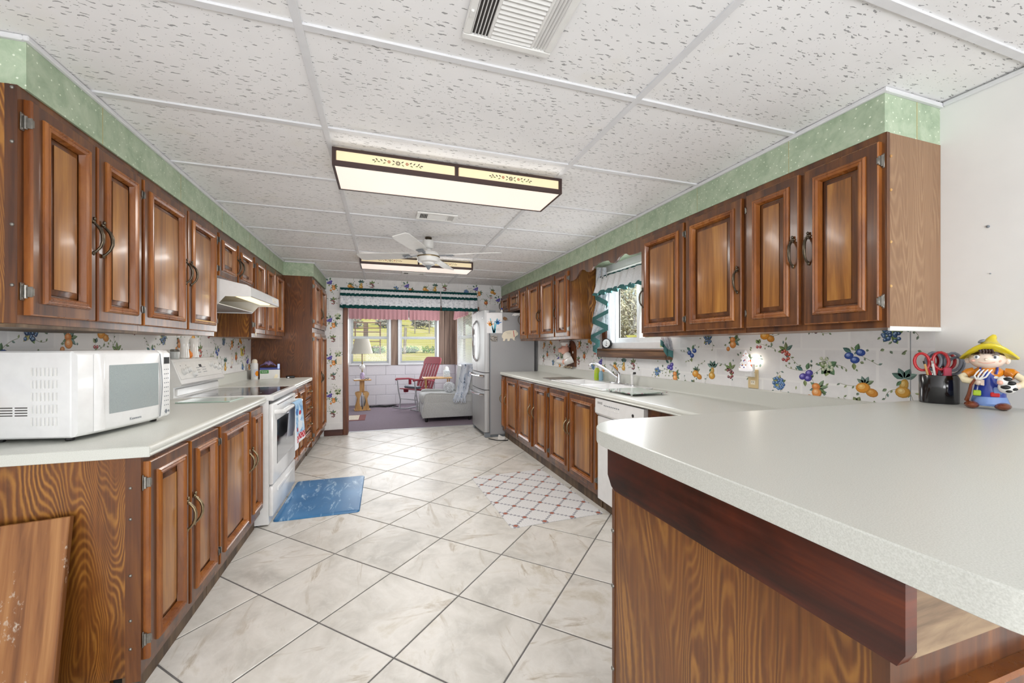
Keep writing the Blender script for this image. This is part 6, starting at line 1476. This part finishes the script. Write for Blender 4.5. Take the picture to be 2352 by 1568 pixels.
# ---- floor register and mat
t = tag(MB().bbox(-.20, .17, -.30, .30, 0, .006, .003).build('door_mat', plain('brick_red_mat', '#7d4a4a', .9, var=.15, scale=80), None, (-.47, 7.68, .002)), 'brick red mat with pale ribbed centre on the sunroom carpet', 'mat')
for i in range(12): k = MB(); k.box(-.20 + i * .022, -.184 + i * .022, -.24, .24, .0055, .010); k.build('ribbed_strip', 'cream', t, smooth=0)
# ---- cable tangle
rr = random.Random(4); pts = []
for i in range(26): pts.append((-.05 + .32 * math.sin(i * 1.7) + .05 * rr.uniform(-1, 1), 8.95 + .13 * math.cos(i * 2.3), .008 + .012 * rr.random()))
tag(MB().tube(pts, .006, 6).build('extension_cord', 'black', None, smooth=60), 'black tangled cords on the carpet under the windows', 'cord')
# ---- red folding rocker
t = thing('rocking_chair', 'red slatted folding rocking chair with grey tube frame', 'chair', (.66, 8.30, 0), R(-52))
bk0, bk1 = Vector((0, .20, .46)), Vector((0, .46, 1.05)); dirb = (bk1 - bk0).normalized()
def bpnt(x, s_, o=0): p = bk0 + dirb * s_; n_ = Vector((0, -dirb.z, dirb.y)); return (x + 0, p.y + n_.y * o, p.z + n_.z * o)
for i in range(6):
    x = -.20 + i * .08; k = MB(); k.rings([[bpnt(x - .026, -.08, .008), bpnt(x + .026, -.08, .008), bpnt(x + .026, -.08, -.008), bpnt(x - .026, -.08, -.008)], [bpnt(x - .026, .52, .008), bpnt(x + .026, .52, .008), bpnt(x + .026, .52, -.008), bpnt(x - .026, .52, -.008)]]); k.build('back_slat', 'redchair', t)
pts = [(-.24, .50), (-.24, .59), (-.21, .64), (-.17, .655), (.17, .655), (.21, .64), (.24, .59), (.24, .50)]
k = MB(); k.rings([[bpnt(x, s_, .012) for x, s_ in pts], [bpnt(x, s_, -.012) for x, s_ in pts]]); k.build('top_panel', 'redchair', t)
k = MB(); k.rings([[bpnt(x, s_, .012) for x, s_ in ((-.235, -.1), (.235, -.1), (.235, -.02), (-.235, -.02))], [bpnt(x, s_, -.012) for x, s_ in ((-.235, -.1), (.235, -.1), (.235, -.02), (-.235, -.02))]]); k.build('lower_panel', 'redchair', t)
for i in range(5): k = MB(); k.bbox(-.235, .235, -.26 + i * .09, -.19 + i * .09, .43 - i * .008, .448 - i * .008, .004); k.build('seat_slat', 'redchair', t)
for sx in (-1, 1):
    k = MB(); k.tube([(sx * .25, -.34, .62), (sx * .26, -.30, .635), (sx * .26, .0, .625), (sx * .25, .22, .58)], [.02, .026, .024, .02], 10, True, .5); k.build('armrest', 'redchair', t)
    k = MB(); k.tube([(sx * .25, -.30, .62), (sx * .25, -.27, .40), (sx * .25, -.22, .2), (sx * .25, -.24, .045)], .012, 8); k.build('front_leg', 'steeltube', t)
    k = MB(); k.tube([(sx * .25, .24, .56), (sx * .25, .22, .4), (sx * .25, .16, .2), (sx * .25, .2, .035)], .012, 8); k.build('rear_leg', 'steeltube', t)
    k = MB(); k.tube([(sx * .25, -.42, .085), (sx * .25, -.25, .035), (sx * .25, -.05, .014), (sx * .25, .15, .02), (sx * .25, .32, .05), (sx * .25, .42, .09)], .013, 8); k.build('rocker_rail', 'steeltube', t)
    k = MB(); k.bbox(sx * .25 - .02, sx * .25 + .02, .0, .06, .50, .61, .01); k.build('arm_bracket', 'redchair', t)
k = MB(); k.tube([(-.25, -.24, .24), (.25, -.24, .24)], .010, 8); k.build('cross_bar', 'steeltube', t)
k = MB(); k.lathe([(.045, .36), (.05, .40), (.05, .43)], 14, (-.2, -.12, 0)); k.build('cup_holder', 'redchair', t)
t = tag(MB().bbox(-.2, .2, -.05, .05, 0, .05, .02, 2).build('seat_bolster', plain('slate_blue_vinyl', '#5b6673', .5), None, (.56, 8.19, .449), R(-52)), 'slate blue bolster cushion on the red rocking chair', 'cushion')
# ---- recliner
t = thing('armchair', 'pale grey upholstered recliner armchair next to the refrigerator', 'armchair', (1.06, 7.26, 0), R(-90))
def arm(x0, x1, nm):
    o = [(-.42, .07), (-.44, .12), (-.425, .25), (-.40, .33), (-.405, .42), (-.37, .475), (-.30, .49), (.30, .455), (.42, .45), (.44, .40), (.44, .07)]
    rs = []
    for x, ins_ in ((x0, .014), (x0 + .014, 0), (x1 - .014, 0), (x1, .014)):
        cy_, cz_ = 0, .27; rs.append([(x, y + (cy_ - y) * ins_ * 2, z + (cz_ - z) * ins_ * 2) for y, z in o])
    k = MB(); k.rings(rs); ob = k.build(nm, 'tweed', t, smooth=50)
    k = MB(); k.tube([(x1 + .001, y, z) for y, z in o[:8]], .007, 6); k.build('piping', 'tweed', ob); return ob
arm(-.41, -.25, 'armrest'); arm(.25, .41, 'armrest')
k = MB(); k.bbox(.402, .4125, -.33, .41, .33, .45, .006); k.build('arm_panel', 'tweed', t)
k = MB(); k.bbox(-.25, .25, -.44, .35, .28, .45, .05, 3); k.build('seat_cushion', 'tweed', t)
k = MB(); k.bbox(-.25, .25, -.42, .36, .07, .30, .03, 2); k.build('footrest_panel', 'tweed', t)
k = MB(); k.rings([[(-.34, y, z) for y, z in ((.22, .30), (.44, .30), (.45, .86), (.40, .95), (.30, .92))], [(.34, y, z) for y, z in ((.22, .30), (.44, .30), (.45, .86), (.40, .95), (.30, .92))]]); k.build('backrest', 'tweed', t, smooth=50)
for (x, y) in ((-.36, -.36), (.36, -.36), (-.36, .38), (.36, .38)): k = MB(); k.lathe([(.022, 0), (.026, .02), (.022, .072)], 12, (x, y, 0)); k.build('foot', 'black', t)
rr = random.Random(8)
def thr(u, v):
    if v < .45: q = v / .45; return (1.30 + .16 * u + .02 * math.sin(9 * v + 4 * u), 6.9 + .3 * q * (1 - u * .2), .50 + .42 * q + .03 * math.sin(7 * u))
    q = (v - .45) / .55; return (1.30 + .16 * u, 7.2 + .3 * q, .93 + .02 * math.sin(6 * q))
th = thing('throw_blanket', 'black and white throw blanket draped over the recliner back and arm', 'blanket', (1.24, 6.84, .40))
def drape(u, v):
    # path: hem outside the arm, over the arm edge, up the side of the backrest, over its top
    P = [(0, -.002, -.02), (.16, -.002, .062), (.22, .03, .074), (.30, .062, .085), (.80, .062, .545), (.86, .075, .566), (1, .26, .570)]
    for a, b in zip(P[:-1], P[1:]):
        if v <= b[0] + 1e-9: q = (v - a[0]) / (b[0] - a[0]); break
    f = .012 * (1 + math.sin(u * 12 + v * 3)) * (.35 if v > .8 else 1)
    return (-.10 + .16 * min(1, v / .8) + .21 * u, a[1] + (b[1] - a[1]) * q - (f if v <= .8 else 0), a[2] + (b[2] - a[2]) * q + (f * .4 if v > .8 else 0))
k = MB(); k.sheet(drape, 18, 50); k.build('cloth', plaidcloth(), th, smooth=180)
k = MB()
for i in range(11): x = -.09 + .2 * i / 10; k.tube([(x, -.022, .0), (x + rr.uniform(-.01, .01), -.026, -.04), (x + rr.uniform(-.015, .015), -.022, -.075 - .02 * rr.random())], [.007, .010, .006], 6)
stuff(k.build('fringe', plaidcloth(), th))
t = tag(MB().ell((0, 0, 0), (.115, .06, .10), 16, 10).build('throw_pillow', plain('speckled_pillow', '#c9ccd0', .9, var=.35, scale=45), None, (1.13, 7.18, .55), (R(-18), R(12), R(-40)), smooth=180), 'small speckled grey pillow on the recliner seat', 'pillow')
# ---- tray table and tissues
t = thing('tray_table', 'light oak folding tray table behind the recliner', 'table', (1.0, 7.84, 0))
k = MB(); k.bbox(-.27, .27, -.17, .17, .665, .687, .006); k.build('table_top', 'oak', t)
for sx in (-1, 1):
    for sy in (-1, 1): k = MB(); k.tube([(sx * .22, sy * .13, .665), (sx * .20, -sy * .13, .0)], .011, 6); k.build('leg', 'oak', t)
t = thing('tissue_box', 'floral tissue box with a tuft of tissue on the tray table', 'tissue box', (1.18, 7.83, .687)); k = MB(); k.bbox(-.058, .058, -.058, .058, 0, .125, .003); k.build('carton', plain('pastel_floral_carton', '#cdd6dc', .6, var=.3, scale=50), t); k = MB(); k.ell((0, 0, .15), (.045, .02, .055), 10, 8); k.build('tissue', 'ceramic', t)

# ================================================================== OUTDOORS
def gh(x, y):
    z = -.25; a = b = 0
    if y > 9.6: a = (.096 * (y - 9.6) + (.35 * min(1, (y - 9.6) / 3))) * (1 - .75 * max(0, min(1, (x - 4) / 16)))
    if x > 2.6: b = 2.0 * min(1, (x - 2.6) / 7)
    z += max(a, b)
    return z + .06 * math.sin(x * .7) * math.sin(y * .5)
def grassmat():
    t = NT('spring_pasture_grass', .9, spec=.1); v = t.coord((1, 1, 1), rnd=False); n = t.noise(v, 1.3, 5, .7); n2 = t.noise(t.coord((1, 2.5, 1), rnd=False), 9, 4, .7); n3 = t.noise(v, .35, 3)
    c = t.ramp(n2, [(.3, '#979340'), (.5, '#b5ac52'), (.7, '#cfc478')]); c = t.mix(t.ramp(n3, [(.48, (0, 0, 0)), (.62, (1, 1, 1))]), c, '#c9b98a'); t.color(t.mix(t.ramp(n, [(.35, (0, 0, 0)), (.6, (.5, .5, .5))]), c, '#a3a440')); return t.m
M['grass'] = grassmat()
k = MB(); k.sheet(lambda u, v: (lambda x, y: (x, y, gh(x, y) - (.0 if (y > 9.45 or x > 2.4 or x < -2.4) else .4)))(-45 + 105 * u, -8 + 90 * v), 84, 90); g_ = k.build('lawn_ground', 'grass', None, smooth=180); struct(g_); g_.name = 'ground'
def leaves(cx, n, spread, size, rnd, flat=False):
    k = MB()
    for _ in range(n):
        while True:
            p = Vector((rnd.uniform(-1, 1), rnd.uniform(-1, 1), rnd.uniform(-1, 1)))
            if p.length < 1: break
        c = Vector(cx) + Vector((p.x * spread[0], p.y * spread[1], p.z * spread[2])); a = Vector((rnd.uniform(-1, 1), rnd.uniform(-1, 1), rnd.uniform(-1, 1))).normalized(); b = a.orthogonal().normalized(); s_ = size * rnd.uniform(.5, 1.2)
        k.add([c - a * s_, c + b * s_ * .45, c + a * s_, c - b * s_ * .45], [(0, 1, 2, 3)])
    return k
def branchy(k, p, d, L, r, depth, rnd, tips):
    q = p + d * L; k.tube([p, (p + q) / 2 + Vector((rnd.uniform(-1, 1), rnd.uniform(-1, 1), rnd.uniform(-1, 1))) * L * .08, q], [r, r * .85, r * .65], 5 if depth < 3 else 6, False)
    if depth == 0: tips.append(q); return
    for _ in range(3 if depth > 1 else 2):
        nd = (d + Vector((rnd.uniform(-1, 1), rnd.uniform(-1, 1), rnd.uniform(-.5, .8))) * .75).normalized(); branchy(k, q if rnd.random() < .6 else p.lerp(q, .6), nd, L * rnd.uniform(.6, .85), r * .62, depth - 1, rnd, tips)
M['bark'] = plain('grey_brown_bark', '#857c6e', .9, var=.3, scale=20); M['blossom'] = plain('pale_blossom', '#b9b49a', .9, var=.3, scale=3); M['leaf_olive'] = plain('olive_leaf', '#8a8c50', .9, var=.3, scale=3); M['leaf_green'] = plain('fresh_green_leaf', '#6f8f3a', .9, var=.3, scale=3); M['leaf_grey'] = plain('bare_twig_grey', '#8f8b80', .9, var=.3, scale=2)
def tree(label, x, y, h_, seed, lm, depth=4, nl=900, size=.09, multi=False, group=None):
    rnd = random.Random(seed); z = gh(x, y); t = thing('garden_tree', label, 'tree', (x, y, z - .05), None, group); k = MB(); tips = []
    if multi:
        for q in range(6): branchy(k, Vector((0, 0, 0)), Vector((math.cos(q * 1.05), math.sin(q * 1.05), .75 + .5 * (q % 2))).normalized(), h_ * .24, h_ * .013, depth - 1, rnd, tips)
    else: branchy(k, Vector((0, 0, 0)), Vector((rnd.uniform(-.1, .1), rnd.uniform(-.1, .1), 1)).normalized(), h_ * .33, h_ * .02, depth, rnd, tips)
    k.build('branches', 'bark', t, smooth=60)
    k = MB()
    for i in range(nl):
        c = rnd.choice(tips) + Vector((rnd.gauss(0, 1), rnd.gauss(0, 1), rnd.gauss(0, 1))) * h_ * .075; a = Vector((rnd.uniform(-1, 1), rnd.uniform(-1, 1), rnd.uniform(-1, 1))).normalized(); b = a.orthogonal(); s_ = size * rnd.uniform(.5, 1.2); k.add([c - a * s_, c + b * s_ * .45, c + a * s_, c - b * s_ * .45], [(0, 1, 2, 3)])
    stuff(k.build('foliage', lm, t, smooth=0)); return t
tree('blossoming bare branched tree outside the sink window', 7.9, 11.2, 5.0, 11, 'blossom', 5, 9000, .045, True)
tree('olive leaved spreading tree beyond the blossoming one, outside the sink window', 14.5, 21.5, 6.5, 23, 'leaf_olive', 5, 7000, .07, True)
tree('low pale shrub tree at the foot of the blossoming tree', 11.4, 17.0, 2.6, 31, 'blossom', 5, 6000, .05, True)
for i, (x, y, hh, lm) in enumerate(((-9, 45, 5, 'leaf_green'), (-3.2, 43, 4.4, 'leaf_olive'), (1.5, 46, 3.8, 'leaf_grey'), (6.2, 50, 3.6, 'leaf_grey'), (10, 46, 4.0, 'leaf_grey'), (15, 47, 4.5, 'leaf_olive'))):
    tree(['fresh green tree at the pasture edge behind the pipe gate', 'olive tree at the pasture edge near the pipe gate', 'grey twiggy thicket at the pasture edge, nearest the green trees', 'low grey thicket along the top of the pasture', 'grey thicket on the pasture ridge behind the fence posts', 'olive tree at the far end of the pasture ridge'][i], x, y, hh, 40 + i, lm, 4, 1700, .26, group='trees on the pasture ridge')
for i in range(9):
    tree('low grey brown thicket in the hedge line along the pasture top', -9.5 + i * 3.3, 40.5 + (i % 2) * .8, 1.8, 60 + i, 'leaf_grey', 4, 700, .2, True, group='hedge thickets along the pasture')
# weeds clumps
for i, (px_, py_, n_) in enumerate(((943, 803, 150), (866, 806, 110), (985, 801, 70))):
    p = PZ(px_, py_, 1.0); y = 19.0; r_ = _ray(px_, py_); q = y / r_[1]; x = r_[0] * q; rnd = random.Random(i)
    o = leaves((0, 0, .15), n_, (.42, .3, .16), .10, rnd).build('weed_clump', 'leaf_green', None, (x, y, gh(x, y)), smooth=0); tag(o, ['green weed clump by the wooden fence post in the pasture', 'green weed clump under the pipe gate', 'sparse weed clump beyond the fence post, toward the red chair'][i], 'weeds', 'weed clumps in the pasture')
# pipe gate
gy = 18.6
def gx(px_): r_ = _ray(px_, 780); return r_[0] * gy / r_[1]
def gz(py_, px_=850): r_ = _ray(px_, py_); return CAM_H + r_[2] * gy / r_[1]
M['rust'] = plain('rusty_brown_pipe', '#6b4a3c', .7, .3, var=.3, scale=30)
xa, xb = gx(806), gx(875); zb = gh((xa + xb) / 2, gy)
t = thing('pipe_gate', 'rusty tubular farm gate standing in the pasture', 'gate', ((xa + xb) / 2, gy, zb)); w = (xb - xa) / 2
tops = [gz(v) - zb for v in (741, 753, 762, 775, 784, 797)]
for z in tops: k = MB(); k.tube([(-w, 0, z), (w, 0, z)], .022, 6); k.build('rail', 'rust', t)
for x in (-w + .05, -w * .2 if False else w * .95, -w * .72): k = MB(); k.tube([(x, 0, 0), (x, 0, tops[0] + .06)], .028, 6); k.build('upright', 'rust', t)
k = MB(); k.tube([(-w + .05, 0, .2), (-w * .72, 0, .6), (-w * .72, 0, tops[0])], .02, 6); k.build('brace', 'rust', t)
x = gx(838); k = MB(); k.bbox(-.10, .10, -.05, .05, 0, gz(738) - gh(x, gy + 1), .01); tag(k.build('wooden_post', 'toe', None, (x, gy + 1.0, gh(x, gy + 1))), 'square grey timber post behind the pipe gate', 'post')
x = gx(929); k = MB(); k.tube([(0, 0, 0), (.05, 0, gz(752, 929) - gh(x, gy))], [.07, .06], 8); tag(k.build('fence_post', 'bark', None, (x, gy, gh(x, gy)), smooth=60), 'dark round wooden post rising from the weeds', 'post')
for px_, lb_ in ((953, 'thin distant fence post on the pasture slope, next to the round wooden post'), (986, 'thin distant fence post on the pasture slope, above the red chair')):
    y = 34; r_ = _ray(px_, 760); x = r_[0] * y / r_[1]; k = MB(); k.tube([(0, 0, 0), (0, 0, 1.5)], .05, 6); tag(k.build('fence_post', 'bark', None, (x, y, gh(x, y)), smooth=60), lb_, 'post', 'distant fence posts')
